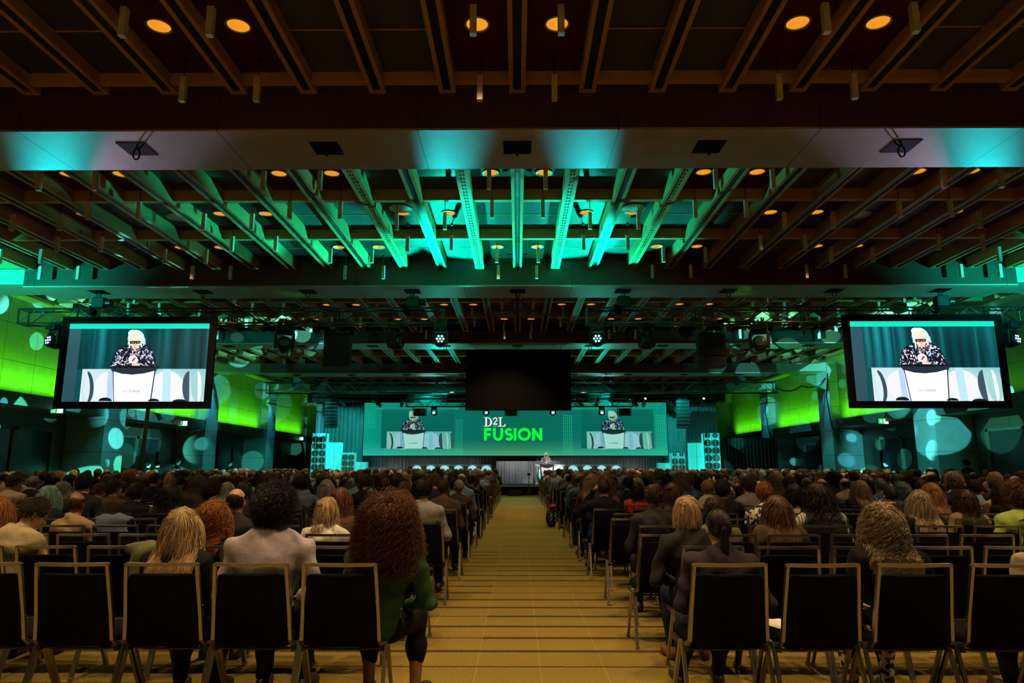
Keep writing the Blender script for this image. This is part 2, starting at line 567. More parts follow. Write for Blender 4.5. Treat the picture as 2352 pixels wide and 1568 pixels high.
    def build(s, name, mats, parent=None, smooth=False, loc=None):
        return link(name, s.mesh(name, mats, smooth), parent, loc)


def link(name, me, parent=None, loc=None):
    o = bpy.data.objects.new(name, me)
    COL.objects.link(o)
    if parent is not None:
        o.parent = parent
    if loc is not None:
        o.location = loc
    return o


def tag(o, label=None, cat=None, group=None, kind=None):
    if label:
        o['label'] = label
    if cat:
        o['category'] = cat
    if group:
        o['group'] = group
    if kind:
        o['kind'] = kind
    return o


def thing(name, label, cat, loc=(0, 0, 0), rz=0.0, group=None):
    o = bpy.data.objects.new(name, None)
    COL.objects.link(o)
    o.location = loc
    o.rotation_euler = (0, 0, rz)
    o.empty_display_size = 0.1
    return tag(o, label, cat, group)


def dup(root, loc, rz=0.0, label=None, group=None):
    """copy of a thing with copies of its parts and sub-parts"""
    r = root.copy(); COL.objects.link(r)
    r.location = loc
    r.rotation_euler = (0, 0, rz)
    if label:
        r['label'] = label
    if group:
        r['group'] = group
    for ch in list(root.children):
        c = ch.copy(); COL.objects.link(c); c.parent = r
        for g in ch.children:
            d = g.copy(); COL.objects.link(d); d.parent = c
    return r


ORD = ['', 'first', 'second', 'third', 'fourth', 'fifth', 'sixth', 'seventh', 'eighth', 'ninth', 'tenth', 'eleventh', 'twelfth',
       'thirteenth', 'fourteenth', 'fifteenth', 'sixteenth', 'seventeenth', 'eighteenth', 'nineteenth', 'twentieth',
       'twenty-first', 'twenty-second', 'twenty-third', 'twenty-fourth', 'twenty-fifth', 'twenty-sixth', 'twenty-seventh',
       'twenty-eighth', 'twenty-ninth', 'thirtieth', 'thirty-first', 'thirty-second', 'thirty-third']


def struct(name, mb, mats, parent=None, smooth=False):
    o = mb.build(name, mats, parent, smooth)
    if parent is None:
        o['kind'] = 'structure'
    return o

# ------------------------------------------------------------------ the hall
CY = (ROOM_Y0 + ROOM_Y1) / 2
LY = ROOM_Y1 - ROOM_Y0
struct('floor', MB().box((0, CY, -0.05), (36, LY, 0.1)), M_CARPET)

# ceiling: a chequer of dark red panels (with downlights) and grey perforated panels
mb = MB()
HX = 15.04


def quad(mb, x0, x1, y0, y1, z, mi):
    mb.mi = mi
    mb.add([(x0, y0, z), (x0, y1, z), (x1, y1, z), (x1, y0, z)], [(0, 1, 2, 3)])


cells = []
for b in range(0, 7):
    ys = bay_modules(b)
    for m, y in enumerate(ys):
        red = red_cells(m)
        for k in range(-15, 15):
            xc = (k + 0.5)
            yl = y + (0.26 if m == 0 else 0.0)
            isred = any(abs(xc - r) < 0.1 for r in red)
            y0, y1 = y - MOD / 2, y + MOD / 2
            if not isred or not lamp_here(b, m, xc * RIBSP, yl):
                quad(mb, k * RIBSP, (k + 1) * RIBSP, y0, y1, CEILZ, 0 if isred else 1)
            else:
                # red panel with a round hole for the downlight
                mb.mi = 0
                hx, hy = RIBSP / 2, MOD / 2
                ca = math.atan2(hy, hx)
                an = sorted([2 * pi * q / 24 + 0.01 for q in range(24)] + [ca, pi - ca, pi + ca, 2 * pi - ca])
                vs = [(xc * RIBSP + 0.135 * math.cos(t), yl + 0.135 * math.sin(t), CEILZ) for t in an]
                for t in an:
                    kk = min(hx / max(1e-9, abs(math.cos(t))), hy / max(1e-9, abs(math.sin(t))))
                    vs.append((xc * RIBSP + kk * math.cos(t), y + kk * math.sin(t), CEILZ))
                q = len(an)
                mb.add(vs, [(i, q + i, q + (i + 1) % q, (i + 1) % q) for i in range(q)])
                cells.append((b, m, xc * RIBSP, yl))
    yb = BEAM0 + BSTEP * (b - 1) + BWID
    quad(mb, -15 * RIBSP, 15 * RIBSP, yb - 0.02, ys[0] - MOD / 2, CEILZ, 0)
quad(mb, -16.5, 16.5, ROOM_Y0, BEAM0 - 7.0, CEILZ, 0)
quad(mb, -16.5, 16.5, 45.0 + 7.3, ROOM_Y1, CEILZ, 0)
mb.mi = 3
for b in range(0, 6):
    for m, y in enumerate(bay_modules(b)):
        for k in range(-15, 15):
            if not any(abs(k + 0.5 - r) < 0.1 for r in red_cells(m)):
                mb.box(((k + 0.5) * RIBSP, y + 0.1, CEILZ - 0.004), (RIBSP, 0.022, 0.012))
mb.mi = 2
mb.box((0, CY, CEILZ + 0.33), (34, LY, 0.1))
ceiling = struct('ceiling', mb, [M_RED, M_GRILL, M_BEAM, M_RIB])

# side strips of ceiling between the outer ribs and the walls
for s, nm in ((-1, 'ceiling_left'), (1, 'ceiling_right')):
    struct(nm, MB().box((s * 15.65, CY, CEILZ - 0.05), (1.2, LY, 0.1)), M_SOFF)

# cross beams with a pale soffit panel each
for b in range(0, 7):
    y0 = BEAM0 + BSTEP * b
    fr = struct('beam', MB().box((0, y0 + BWID / 2, (SOFFIT + CEILZ) / 2 + 0.02), (26.4, BWID, CEILZ - SOFFIT - 0.0)), M_BEAM)
    MB().box((0, y0 + BWID / 2, SOFFIT + 0.005), (26.4, BWID + 0.004, 0.03)).build('soffit_panel', M_SOFF, fr)
    for s in (-1, 1):
        MB().box((s * 14.7, y0 + BWID / 2 + 0.06, (SOFFIT + CEILZ) / 2 + 0.06), (3.0, BWID - 0.12, CEILZ - SOFFIT - 0.08)).build('beam_end', M_SOFF, fr)

# ribs running away from the camera, each with a black slot or a ladder tray
rib_me = {}
RW = 0.235
for long_ in (0, 1):
    L0 = -7.34 if not long_ else -7.34
    a = MB()
    for sx in (-1, 1):
        a.box((sx * (RW / 2 - 0.03), L0 / 2, (RIBZ + CEILZ) / 2), (0.06, -L0, CEILZ - RIBZ))
    a.box((0, L0 / 2, RIBZ + 0.13), (RW - 0.12, -L0, 0.02))
    a.box((0, -0.03, (RIBZ + 0.13 + RIBZ) / 2), (RW - 0.12, 0.06, 0.13))
    rib_me['rib'] = a.mesh('ceiling_rib', M_RIB)
a = MB().box((0, L0 / 2, RIBZ + 0.07), (RW - 0.122, -L0 - 0.14, 0.10))
rib_me['slot'] = a.mesh('slot', M_SLOT)
a = MB()
for sx in (-1, 1):
    a.box((sx * 0.05, L0 / 2, RIBZ + 0.02), (0.014, -L0 - 0.14, 0.03))
for k in range(46):
    a.box((0, -0.1 - k * 0.158, RIBZ + 0.02), (0.10, 0.055, 0.02))
    a.box((0, -0.1 - k * 0.158 - 0.08, RIBZ + 0.02), (0.016, 0.12, 0.02))
rib_me['ladder_tray'] = a.mesh('ladder_tray', M_RIB)
a = MB()
for k in range(3):
    a.tube([(0, -0.15 - k * 2.4, RIBZ + 0.04), (0, -2.4 - k * 2.4, RIBZ + 0.04)], 0.022, 8)
rib_me['track_rail'] = a.mesh('track_rail', M_STEEL)
for b in range(0, 6):
    y1 = BEAM0 + BSTEP * b
    for k in range(-15, 16):
        o = link('ceiling_rib', rib_me['rib'], None, (k * RIBSP, y1, 0.10 if b < 2 else 0))
        o['kind'] = 'structure'
        link('slot', rib_me['slot'], o)
        if b == 2 and k in (-3, -1, 1, 3):
            link('ladder_tray', rib_me['ladder_tray'], o)
        elif b == 2 and k in (-4, 0, 4, 6):
            link('track_rail', rib_me['track_rail'], o)
    for m, y in enumerate(bay_modules(b)):
        o = struct('ceiling_crossbar', MB().box((0, y + MOD / 2 - 0.06, (STRIPZ + CEILZ) / 2 + (0.09 if b < 2 else 0)), (30.2, 0.12, CEILZ - STRIPZ)), M_RIB)
        o['kind'] = 'structure'

# thin seams between grey panels are part of the perforated sheet; downlights in the red cells
ring = MB().lathe((0, 0, 0), [(0.155, 0.0), (0.165, -0.012), (0.14, -0.014), (0.135, 0.0)], 24, cap=False).mesh('trim_ring', M_TRIMRING, True)
cup = MB().lathe((0, 0, 0), [(0.135, 0.0), (0.12, 0.10), (0.06, 0.17), (0.0005, 0.175)], 24, cap=False).mesh('reflector', M_CAN, True)
pend = MB().box((0, 0, 0), (0.075, 0.075, 0.36)).mesh('lamp_shade', M_WHITE)
stem = MB().tube([(0, 0, 0.18), (0, 0, 0.60)], 0.007, 6)
stem.lathe((0, 0, 0.565), [(0.03, 0), (0.03, 0.035)], 10)
stem = stem.mesh('stem', M_BLACKM)
cnt = {}
BAYN = {1: 'nearest', 2: 'second', 3: 'third', 4: 'fourth', 5: 'fifth'}
ROWN = {0: 'front', 1: 'middle', 2: 'rear'}
for b, m, x, y in cells:
    if not lamp_here(b, m, x, y):
        continue
    i = cnt[(b, m)] = cnt.get((b, m), 0) + 1
    t = thing('ceiling_downlight', f'round amber downlight, {ROWN[m]} lamp row of the {BAYN[b]} ceiling bay, {ORD[i]} from left', 'ceiling light',
              (x, y, CEILZ - 0.004), 0, 'amber recessed downlights')
    link('trim_ring', ring, t)
    link('reflector', cup, t, (0, 0, -0.001))
    if b <= 3:
        for q, dy in ((0, -0.72), (1, 0.72)):
            p = thing('pendant_lamp', f'unlit square tube pendant {"behind" if q else "before"} downlight {ORD[i]} from left, {ROWN[m]} row, {BAYN[b]} bay',
                      'pendant lamp', (x, y + dy, 6.44), 0, 'square tube pendants')
            link('lamp_shade', pend, p)
            link('stem', stem, p, (0, 0, -0.14))

# walls
H = CEILZ + 0.3
for s, nm in ((-1, 'left'), (1, 'right')):
    struct('wall_' + nm, MB().box((s * (WALLX + 0.15), CY, (LEDGE_HI + H) / 2), (0.3, LY, H - LEDGE_HI)), M_WALL)
    struct('wall_lower_' + nm, MB().box((s * (WALLX + 1.15), CY, LEDGE_LO / 2), (0.3, LY, LEDGE_LO)), M_LOW)
    # ledge, broken by the pillars
    edges = [ROOM_Y0, 9.1, 10.5, 17.8, 19.1, 26.4, 27.8, 35.0, 36.4, 43.7, 45.1, ROOM_Y1]
    n = 1
    for k in range(0, len(edges) - 1, 2):
        y0, y1 = edges[k], edges[k + 1]
        struct('trim_%d' % (n + (0 if s < 0 else 10)), MB().box((s * 16.45, (y0 + y1) / 2, (LEDGE_LO + LEDGE_HI) / 2), (1.3, y1 - y0 - 0.06, LEDGE_HI - LEDGE_LO)), M_LEDGE)
        n += 1
    for k in range(1, len(edges) - 2, 2):
        y0, y1 = edges[k], edges[k + 1]
        struct('pillar', MB().box((s * 16.5, (y0 + y1) / 2, H / 2), (1.5, y1 - y0, H)), M_PIL)
struct('wall_back', MB().box((0, ROOM_Y1 + 0.15, H / 2), (36, 0.3, H)), M_WALLX)
struct('wall_front', MB().box((0, ROOM_Y0 - 0.15, H / 2), (36, 0.3, H)), M_WALLX)

# doors in the recesses
nd = 0
for s in (-1, 1):
    for y in (13.0, 15.0, 22.6, 24.6, 30.3, 32.3, 39.0, 41.0, 47.5, 49.5):
        nd += 1
        x = s * (WALLX + 1.0)
        d = struct('door_%d' % nd, MB().box((x - s * 0.03, y, 1.35), (0.06, 1.80, 2.70)), M_DOOR)
        fr = MB()
        fr.box((x - s * 0.05, y - 0.95, 1.40), (0.14, 0.10, 2.80)).box((x - s * 0.05, y + 0.95, 1.40), (0.14, 0.10, 2.80))
        fr.box((x - s * 0.05, y, 2.75), (0.14, 2.0, 0.10))
        fr.build('door_frame', M_LEDGE, d)
        MB().tube([(x - s * 0.10, y - 0.75, 1.05), (x - s * 0.10, y + 0.75, 1.05)], 0.018, 8).build('push_bar', M_STEEL, d)

# rigging plates on the beam soffits, with their hooks
for b, xs in ((1, range(-2, 3)), (2, range(-4, 5)), (3, range(-4, 5)), (4, range(-4, 5))):
    y = BEAM0 + BSTEP * b + BWID * 0.42
    for i, k in enumerate(xs):
        side = 'in the middle' if k == 0 else f'{ORD[abs(k)]} to the {"left" if k < 0 else "right"} of the middle'
        t = thing('rigging_plate', f'black rigging plate under the {ORD[b]} beam, {side}', 'rigging plate', (k * 2.87, y, SOFFIT - 0.011), 0, 'rigging plates')
        MB().box((0, 0, -0.004), (0.42, 0.42, 0.008)).build('plate', M_BLACK, t)
        if k in (-2, 2) or b > 1:
            hk = MB().tube([(0.05 * math.cos(a), 0, -0.09 + 0.085 * math.sin(a)) for a in [2 * pi * q / 16 for q in range(16)]], 0.012, 6, closed=True)
        else:
            hk = MB().tube([(0, 0, -0.01), (0, 0, -0.10)], 0.014, 6).ball((0, 0, -0.11), 0.025, 8, 6)
        hk.build('hook', M_BLACKM, t, True)

# flush round ceiling loudspeakers
for px, py, lb in ((410, 500, 'leftmost round pale ceiling loudspeaker'), (920, 480, 'round ceiling loudspeaker lit teal, left of the middle'),
                   (1455, 479, 'round ceiling loudspeaker lit teal, right of the middle'), (1973, 494, 'rightmost round pale ceiling loudspeaker')):
    d = CAM_M @ Vector((px - 1176, 784 - py, -F_PX))
    t_ = (CEILZ - 0.02 - CAM_H) / d.z
    t = thing('ceiling_loudspeaker', lb, 'loudspeaker', (d.x * t_, d.y * t_, CEILZ))
    MB().lathe((0, 0, 0), [(0.24, 0.0), (0.25, -0.015), (0.22, -0.022), (0.215, -0.012)], 28, cap=False).build('rim', M_WHITE, t, True)
    MB().lathe((0, 0, 0), [(0.22, -0.010), (0.10, -0.016), (0.0005, -0.018)], 28, cap=False).build('grille', M_WHITE, t, True)

# ------------------------------------------------------------------ pictures on screens
M_PIC = attr_mat('screen_picture', 'Col', 0.4, 1.25, False)
M_LED = attr_mat('led_wall_picture', 'Col', 0.5, 1.0, False)
M_PAINT = attr_mat('printed_graphic', 'Col', 0.5)


class Canvas:
    """a flat picture drawn with polygons, each laid a hair above the one before; u to the right, v down, in picture units"""

    def __init__(s, w, h, pw, ph, step=0.0005):
        s.w, s.h, s.pw, s.ph, s.step = w, h, pw, ph, step
        s.mb = MB()
        s.n = 0
        s.u0, s.v0, s.k = 0.0, 0.0, 1.0
        s.dim = lambda c: c
        s.shear = False

    def _p(s, u, v):
        if s.shear:
            u = (u + 63 * v / 540) * 965 / (965 + 23 * v / 540)
        u, v = s.u0 + u * s.k, s.v0 + v * s.k
        return ((u / s.pw - 0.5) * s.w, -s.n * s.step, (0.5 - v / s.ph) * s.h)

    def poly(s, pts, col, keep=False):
        if not keep:
            s.n += 1
        cols = col if isinstance(col[0], (tuple, list)) else [col] * len(pts)
        s.mb.add([s._p(*p) for p in pts], [tuple(range(len(pts)))], [(*lin(s.dim(c)), 1) for c in cols])

    def rect(s, u0, v0, u1, v1, c, c2=None, keep=False):
        c2 = c2 or c
        s.poly([(u0, v0), (u0, v1), (u1, v1), (u1, v0)], [c, c2, c2, c], keep)

    def ell(s, cu, cv, ru, rv, col, a0=0, a1=360, n=32, keep=False):
        pts = [(cu + ru * math.cos(R(a0 + (a1 - a0) * i / n)), cv + rv * math.sin(R(a0 + (a1 - a0) * i / n))) for i in range(n + (0 if a1 - a0 >= 360 else 1))]
        s.poly(pts, col, keep)

    def stroke(s, pts, w, col, closed=False):
        s.n += 1
        m = len(pts)
        P = [Vector(p) for p in pts]
        L, Rr = [], []
        for i in range(m):
            if closed:
                d0 = (P[i] - P[i - 1]).normalized(); d1 = (P[(i + 1) % m] - P[i]).normalized()
            else:
                d0 = (P[i] - P[i - 1]).normalized() if i else (P[1] - P[0]).normalized()
                d1 = (P[i + 1] - P[i]).normalized() if i < m - 1 else d0
            t = (d0 + d1).normalized()
            k = 1 / max(0.45, math.sqrt(max(0.01, (1 + d0.dot(d1)) / 2)))
            nrm = Vector((-t.y, t.x)) * (w / 2 * k)
            L.append(P[i] + nrm); Rr.append(P[i] - nrm)
        for i in range(m if closed else m - 1):
            j = (i + 1) % m
            s.poly([L[i], Rr[i], Rr[j], L[j]], col, True)


def arc(cx, cy, rx, ry, a0, a1, n=14):
    return [(cx + rx * math.cos(R(a0 + (a1 - a0) * i / n)), cy + ry * math.sin(R(a0 + (a1 - a0) * i / n))) for i in range(n + 1)]


def word_fusion(c, x, y, h, col):
    """FUSION in a bold geometric sans, cap height h, top left at x, y; returns the width"""
    w = h * 0.225
    t = w / 2

    def L(pts, closed=False):
        c.stroke([(x + p[0] * h, y + p[1] * h) for p in pts], w, col, closed)
    T = 0.1
    # F
    L([(T, 0), (T, 1)]); L([(0.0, T), (0.56, T)]); L([(0.0, 0.52), (0.52, 0.52)])
    x += 0.72 * h
    L([(T, 0), (T, 0.6)] + arc(0.40, 0.6, 0.30, 0.31, 180, 0) [1:] + [(0.70, 0)])
    x += 0.95 * h
    # S
    L(arc(0.32, 0.30, 0.21, 0.20, -30, -270, 16) + arc(0.32, 0.70, 0.23, 0.20, -90, 150, 16)[1:])
    x += 0.72 * h
    L([(T, 0), (T, 1)])
    x += 0.34 * h
    L(arc(0.50, 0.50, 0.42, 0.41, 0, 345, 23), True)
    x += 1.14 * h
    L([(T, 1), (T, 0)]); L([(0.70, 1), (0.70, 0)]); L([(T, 0.08), (0.70, 0.92)])


def word_d2l(c, x, y, h, col, under):
    """D2L in a serif face with a bar under the 2"""
    def q(pts):
        c.n += 1
        c.poly([(x + p[0] * h, y + p[1] * h) for p in pts], col, True)

    def st(pts, w):
        c.stroke([(x + p[0] * h, y + p[1] * h) for p in pts], w * h, col)
    # D
    q([(0, 0), (0, 0.07), (0.5, 0.07), (0.5, 0)]); q([(0, 0.93), (0, 1), (0.5, 1), (0.5, 0.93)])
    q([(0.14, 0), (0.14, 1), (0.31, 1), (0.31, 0)])
    c.n += 1
    a = arc(0.42, 0.5, 0.46, 0.5, -90, 90, 16); b_ = arc(0.40, 0.5, 0.29, 0.43, -90, 90, 16)
    for i in range(16):
        c.poly([(x + p[0] * h, y + p[1] * h) for p in (a[i], b_[i], b_[i + 1], a[i + 1])], col, True)
    # 2
    st([(1.02, 0.24)] + arc(1.22, 0.24, 0.19, 0.19, 180, 390, 14) + [(1.02, 0.74)], 0.11)
    q([(1.0, 0.70), (1.0, 0.80), (1.46, 0.80), (1.46, 0.66)])
    c.n += 1
    c.poly([(x + p[0] * h, y + p[1] * h) for p in ((1.0, 0.92), (1.0, 1.0), (1.46, 1.0), (1.46, 0.92))], under, True)
    # L
    q([(1.55, 0), (1.55, 0.07), (2.02, 0.07), (2.02, 0)]); q([(1.70, 0), (1.70, 1), (1.87, 1), (1.87, 0)])
    q([(1.55, 0.93), (1.55, 1), (2.32, 1), (2.36, 0.72), (2.29, 0.72), (2.16, 0.93)])


def draw_speaker(c, seed, curtain=True, logo=(150, 150, 150)):
    """close view of the speaker at the podium, in a 965 x 540 picture"""
    rn = random.Random(seed)
    if curtain:
        c.rect(0, 0, 965, 540, (14, 84, 88), (10, 70, 76))
        x = 80
        while x < 965:
            w = rn.uniform(25, 80)
            k = rn.uniform(0.45, 1.25) * (1.15 if x < 330 else 0.85)
            a, b_ = (24 * k, 104 * k, 108 * k), (16 * k, 80 * k, 88 * k)
            x1 = min(965, x + w)
            xm = (x + x1) / 2
            d = (8, 62, 68)
            c.poly([(x, 36), (x, 320), (xm, 320), (xm, 36)], [d, d, b_, a], keep=x > 80)
            c.poly([(xm, 36), (xm, 320), (x1, 320), (x1, 36)], [a, b_, d, d], keep=True)
            x = x1
        c.rect(0, 36, 82, 540, (46, 84, 92), (40, 74, 84))
        c.rect(0, 0, 965, 36, (16, 206, 176), (20, 220, 190))
    # scenic panel with circles
    c.shear = True
    c.poly([(85, 316), (62, 540), (960, 540), (955, 316)], [(190, 214, 222), (214, 226, 234), (200, 216, 224), (120, 190, 190)])
    c.poly([(95, 325), (72, 540), (128, 540), (140, 325)], (200, 212, 220))
    c.ell(120, 440, 42, 108, (52, 74, 84), -90, 90)
    c.ell(100, 440, 36, 108, (205, 220, 226), -90, 90)
    c.ell(285, 440, 118, 110, (224, 226, 250))
    c.poly([(262, 330), (250, 540), (290, 540), (296, 330)], (170, 200, 240))
    c.ell(670, 442, 118, 112, (226, 228, 252))
    c.poly([(640, 316), (636, 540), (690, 540), (694, 316)], (176, 216, 240))
    c.ell(822, 442, 48, 110, (60, 78, 92), 90, 270)
    c.ell(882, 440, 46, 112, (150, 200, 194))
    c.ell(880, 440, 26, 112, (225, 235, 235), -90, 90)
    c.ell(935, 440, 40, 108, (70, 96, 104), -90, 90)
    # hair behind the head
    c.ell(455, 108, 58, 64, (206, 226, 224))
    c.ell(430, 70, 30, 26, (216, 232, 230))
    c.poly([(402, 110), (396, 150), (402, 178), (430, 190), (490, 190), (516, 172), (520, 140), (518, 105)], (196, 220, 218))
    # shirt
    sh = [(272, 304), (284, 268), (310, 205), (345, 172), (400, 148), (430, 138), (490, 138), (540, 158), (566, 190), (586, 240), (598, 304)]
    c.poly(sh, (22, 26, 42))

    def inside(u, v):
        r_, n_ = False, len(sh)
        for i in range(n_):
            (x1, y1), (x2, y2) = sh[i], sh[(i + 1) % n_]
            if (y1 > v) != (y2 > v) and u < (x2 - x1) * (v - y1) / (y2 - y1) + x1:
                r_ = not r_
        return r_
    c.n += 1
    for i in range(260):
        u, v = rn.uniform(276, 596), rn.uniform(142, 302)
        a = rn.uniform(0, 180)
        ru, rv = rn.uniform(3, 15), rn.uniform(2, 5)
        pts = []
        for q in range(8):
            t = 2 * pi * q / 8
            k = rn.uniform(0.6, 1.2)
            e = Vector((ru * k * math.cos(t), rv * k * math.sin(t)))
            pts.append((u + e.x * math.cos(R(a)) - e.y * math.sin(R(a)), v + e.x * math.sin(R(a)) + e.y * math.cos(R(a))))
        if all(inside(*p) for p in pts):
            c.n += 0.03
            c.poly(pts, rn.choice([(236, 238, 246), (236, 238, 246), (224, 226, 240), (90, 116, 170), (244, 180, 196), (70, 86, 130)]), True)
    # neck, face
    c.poly([(424, 132), (430, 168), (446, 190), (466, 168), (482, 130)], (232, 182, 150))
    c.ell(450, 118, 40, 56, (246, 206, 176))
    c.ell(450, 90, 38, 28, (252, 224, 200))
    c.poly([(410, 100), (404, 170), (414, 168), (420, 120)], (214, 230, 228))
    c.poly([(488, 100), (500, 166), (488, 166), (480, 120)], (204, 224, 222))
    c.poly([(410, 96), (416, 72), (436, 60), (424, 84)], (214, 234, 232))
    c.poly([(490, 100), (486, 74), (462, 60), (478, 86)], (206, 226, 224))
    c.poly([(414, 124), (414, 142), (448, 144), (452, 130), (456, 144), (484, 140), (486, 122)], (18, 18, 20))
    c.poly([(422, 129), (424, 139), (442, 140), (444, 130)], (120, 110, 104))
    c.poly([(460, 130), (460, 140), (478, 137), (480, 127)], (120, 110, 104))
    c.poly([(446, 142), (442, 158), (452, 161), (460, 157), (455, 142)], (226, 172, 142))
    c.ell(449, 170, 20, 8, (222, 216, 206))
    c.ell(450, 169, 12, 2.6, (170, 96, 88))
    # medallion on a cord and hands
    c.stroke([(424, 168), (436, 226)], 3, (230, 160, 150)); c.stroke([(474, 168), (448, 226)], 3, (230, 160, 150))
    c.ell(436, 252, 32, 30, (250, 244, 244))
    c.poly([(424, 262), (446, 236), (456, 242), (434, 268)], (206, 40, 56))
    c.ell(420, 286, 30, 14, (238, 200, 186)); c.ell(456, 288, 28, 13, (232, 192, 178))
    c.poly([(384, 286), (384, 302), (430, 302), (426, 276)], (30, 34, 50))
    # podium
    c.poly([(276, 304), (296, 340), (300, 540), (560, 540), (590, 340), (612, 304)], (40, 52, 62))
    c.poly([(302, 326), (306, 540), (552, 540), (584, 326)], (252, 252, 255))
    c.poly([(272, 300), (290, 330), (360, 350), (430, 356), (510, 348), (584, 330), (616, 300), (430, 306)], (34, 46, 56))
    c.poly([(272, 298), (430, 294), (616, 298), (616, 306), (430, 312), (272, 306)], (16, 22, 28))
    word_d2l(c, 368, 462, 15, logo, logo)
    word_fusion(c, 412, 462, 15, logo)
    # heads of the front row along the lower edge
    c.ell(246, 536, 46, 24, (14, 24, 28), 180, 360)
    c.ell(580, 538, 40, 18, (14, 24, 28), 180, 360)
    c.ell(760, 540, 50, 16, (14, 30, 32), 180, 360)
    c.shear = False


def big_screen(name, label, x0, x1, z0, z1, y, seed):
    t = thing(name, label, 'screen', ((x0 + x1) / 2, y, z0))
    w, h = x1 - x0, z1 - z0
    fr = MB()
    bw = 0.185
    for cx, cz, dx, dz in ((0, bw / 2, w, bw), (0, h - bw / 2, w, bw), (-w / 2 + bw / 2, h / 2, bw, h - 2 * bw), (w / 2 - bw / 2, h / 2, bw, h - 2 * bw)):
        fr.box((cx, 0, cz), (dx, 0.07, dz))
    fr.build('screen_border', M_BLACK, t)
    MB().box((0, 0.03, h / 2), (w - 0.1, 0.03, h - 0.1)).build('backing', M_BLACKM, t)
    c = Canvas(w - 2 * bw, h - 2 * bw, 965, 540)
    draw_speaker(c, seed)
    c.mb.build('picture', M_PIC, t, loc=(0, 0.008, h / 2))
    return t


SCREEN_L = big_screen('projection_screen', 'large black-framed screen on the left showing a white haired speaker', -12.33, -8.14, 2.95, 5.44, 18.3, 4)
SCREEN_R = big_screen('projection_screen', 'large black-framed screen on the right showing a white haired speaker', 8.73, 12.98, 2.95, 5.47, 18.3, 5)

t = thing('hanging_screen', 'blank black screen back hanging over the middle of the aisle', 'screen', (0.02, 27.3, 3.62))
MB().rbox((0, 0, 1.21), (4.17, 0.10, 2.42), 0.03).build('panel', M_BLACK, t)
mb = MB()
for x in (-2.0, 2.0):
    mb.box((x, 0.08, 1.21), (0.06, 0.08, 2.36))
mb.box((0, 0.08, 2.36), (4.0, 0.08, 0.06)).box((0, 0.08, 0.06), (4.0, 0.08, 0.06))
mb.build('rear_frame', M_ALU, t)
for x in (-1.7, 1.7):
    MB().tube([(x, 0.03, 2.4), (x, 0.03, SOFFIT - 3.62)], 0.014, 6).build('hanging_cable', M_BLACKM, t)

# LED wall
t = thing('led_wall', 'wide green LED wall with two speaker pictures and bright lettering', 'screen', (-0.15, 39.5, 2.07))
LW, LH = 17.2, 2.98
MB().box((0, 0.06, LH / 2), (LW + 0.06, 0.10, LH + 0.06)).build('casing', M_BLACK, t)
c = Canvas(LW, LH, 700, 121, 0.0008)
nx = 28
c.n = 1
base = [[None] * 8 for _ in range(nx + 1)]
for i in range(nx + 1):
    for j in range(8):
        u, v = i / nx, j / 7
        e = abs(u - 0.5) * 2
        g = 104 + 40 * e ** 2 + 24 * (v > 0.75) * (v - 0.75) * 4 * (1 - e)
        base[i][j] = (8 + 90 * max(0, v - 0.7) / 0.3 * (1 - e * 0.6) * 0.75, g + 36 * max(0, v - 0.75) / 0.25, 80 + 44 * e + 30 * max(0, v - 0.75) / 0.25)
for i in range(nx):
    for j in range(7):
        us = (i * 25, (i + 1) * 25)
        vs = (j * 121 / 7, (j + 1) * 121 / 7)
        c.poly([(us[0], vs[0]), (us[0], vs[1]), (us[1], vs[1]), (us[1], vs[0])], [base[i][j], base[i][j + 1], base[i + 1][j + 1], base[i + 1][j]], True)
c.n = 2
for (ua, ub, va, vb, k) in ((6, 28, 2, 60, 0.5), (214, 232, 40, 118, 0.6), (462, 484, 30, 118, 0.8), (676, 698, 30, 118, 0.7), (50, 230, 108, 120, 0.9), (470, 690, 108, 120, 0.5), (30, 120, 1, 9, 0.5), (480, 690, 1, 9, 0.5)):
    u = ua
    while u < ub:
        v = va
        while v < vb:
            c.ell(u, v, 1.25, 1.25, (20 + 30 * k, 150 + 60 * k, 100 + 40 * k), n=6, keep=True)
            v += 4.6
        u += 4.6
for u0 in (41, 502):
    c.n = 3
    c.rect(u0, 12, u0 + 168, 104, (6, 104, 90), (5, 96, 84))
    c.rect(u0 - 18, 10, u0 + 178, 16, (20, 150, 120), keep=True)
    c.n = 4
    c.u0, c.v0, c.k = u0 - 8, 11, 0.1745
    c.dim = lambda q: (q[0] * 0.62, min(255, q[1] * 0.80 + 12), q[2] * 0.76 + 8)
    st = c.step
    draw_speaker(c, 6, curtain=False, logo=(60, 110, 110))
    c.u0, c.v0, c.k = 0, 0, 1
    c.dim = lambda q: q
c.n = 60
word_d2l(c, 278.5, 34, 21, (250, 252, 250), (20, 240, 60))
word_fusion(c, 279, 58.5, 28.5, (10, 250, 60))
c.mb.build('picture', M_LED, t, loc=(0, 0.0, LH / 2))

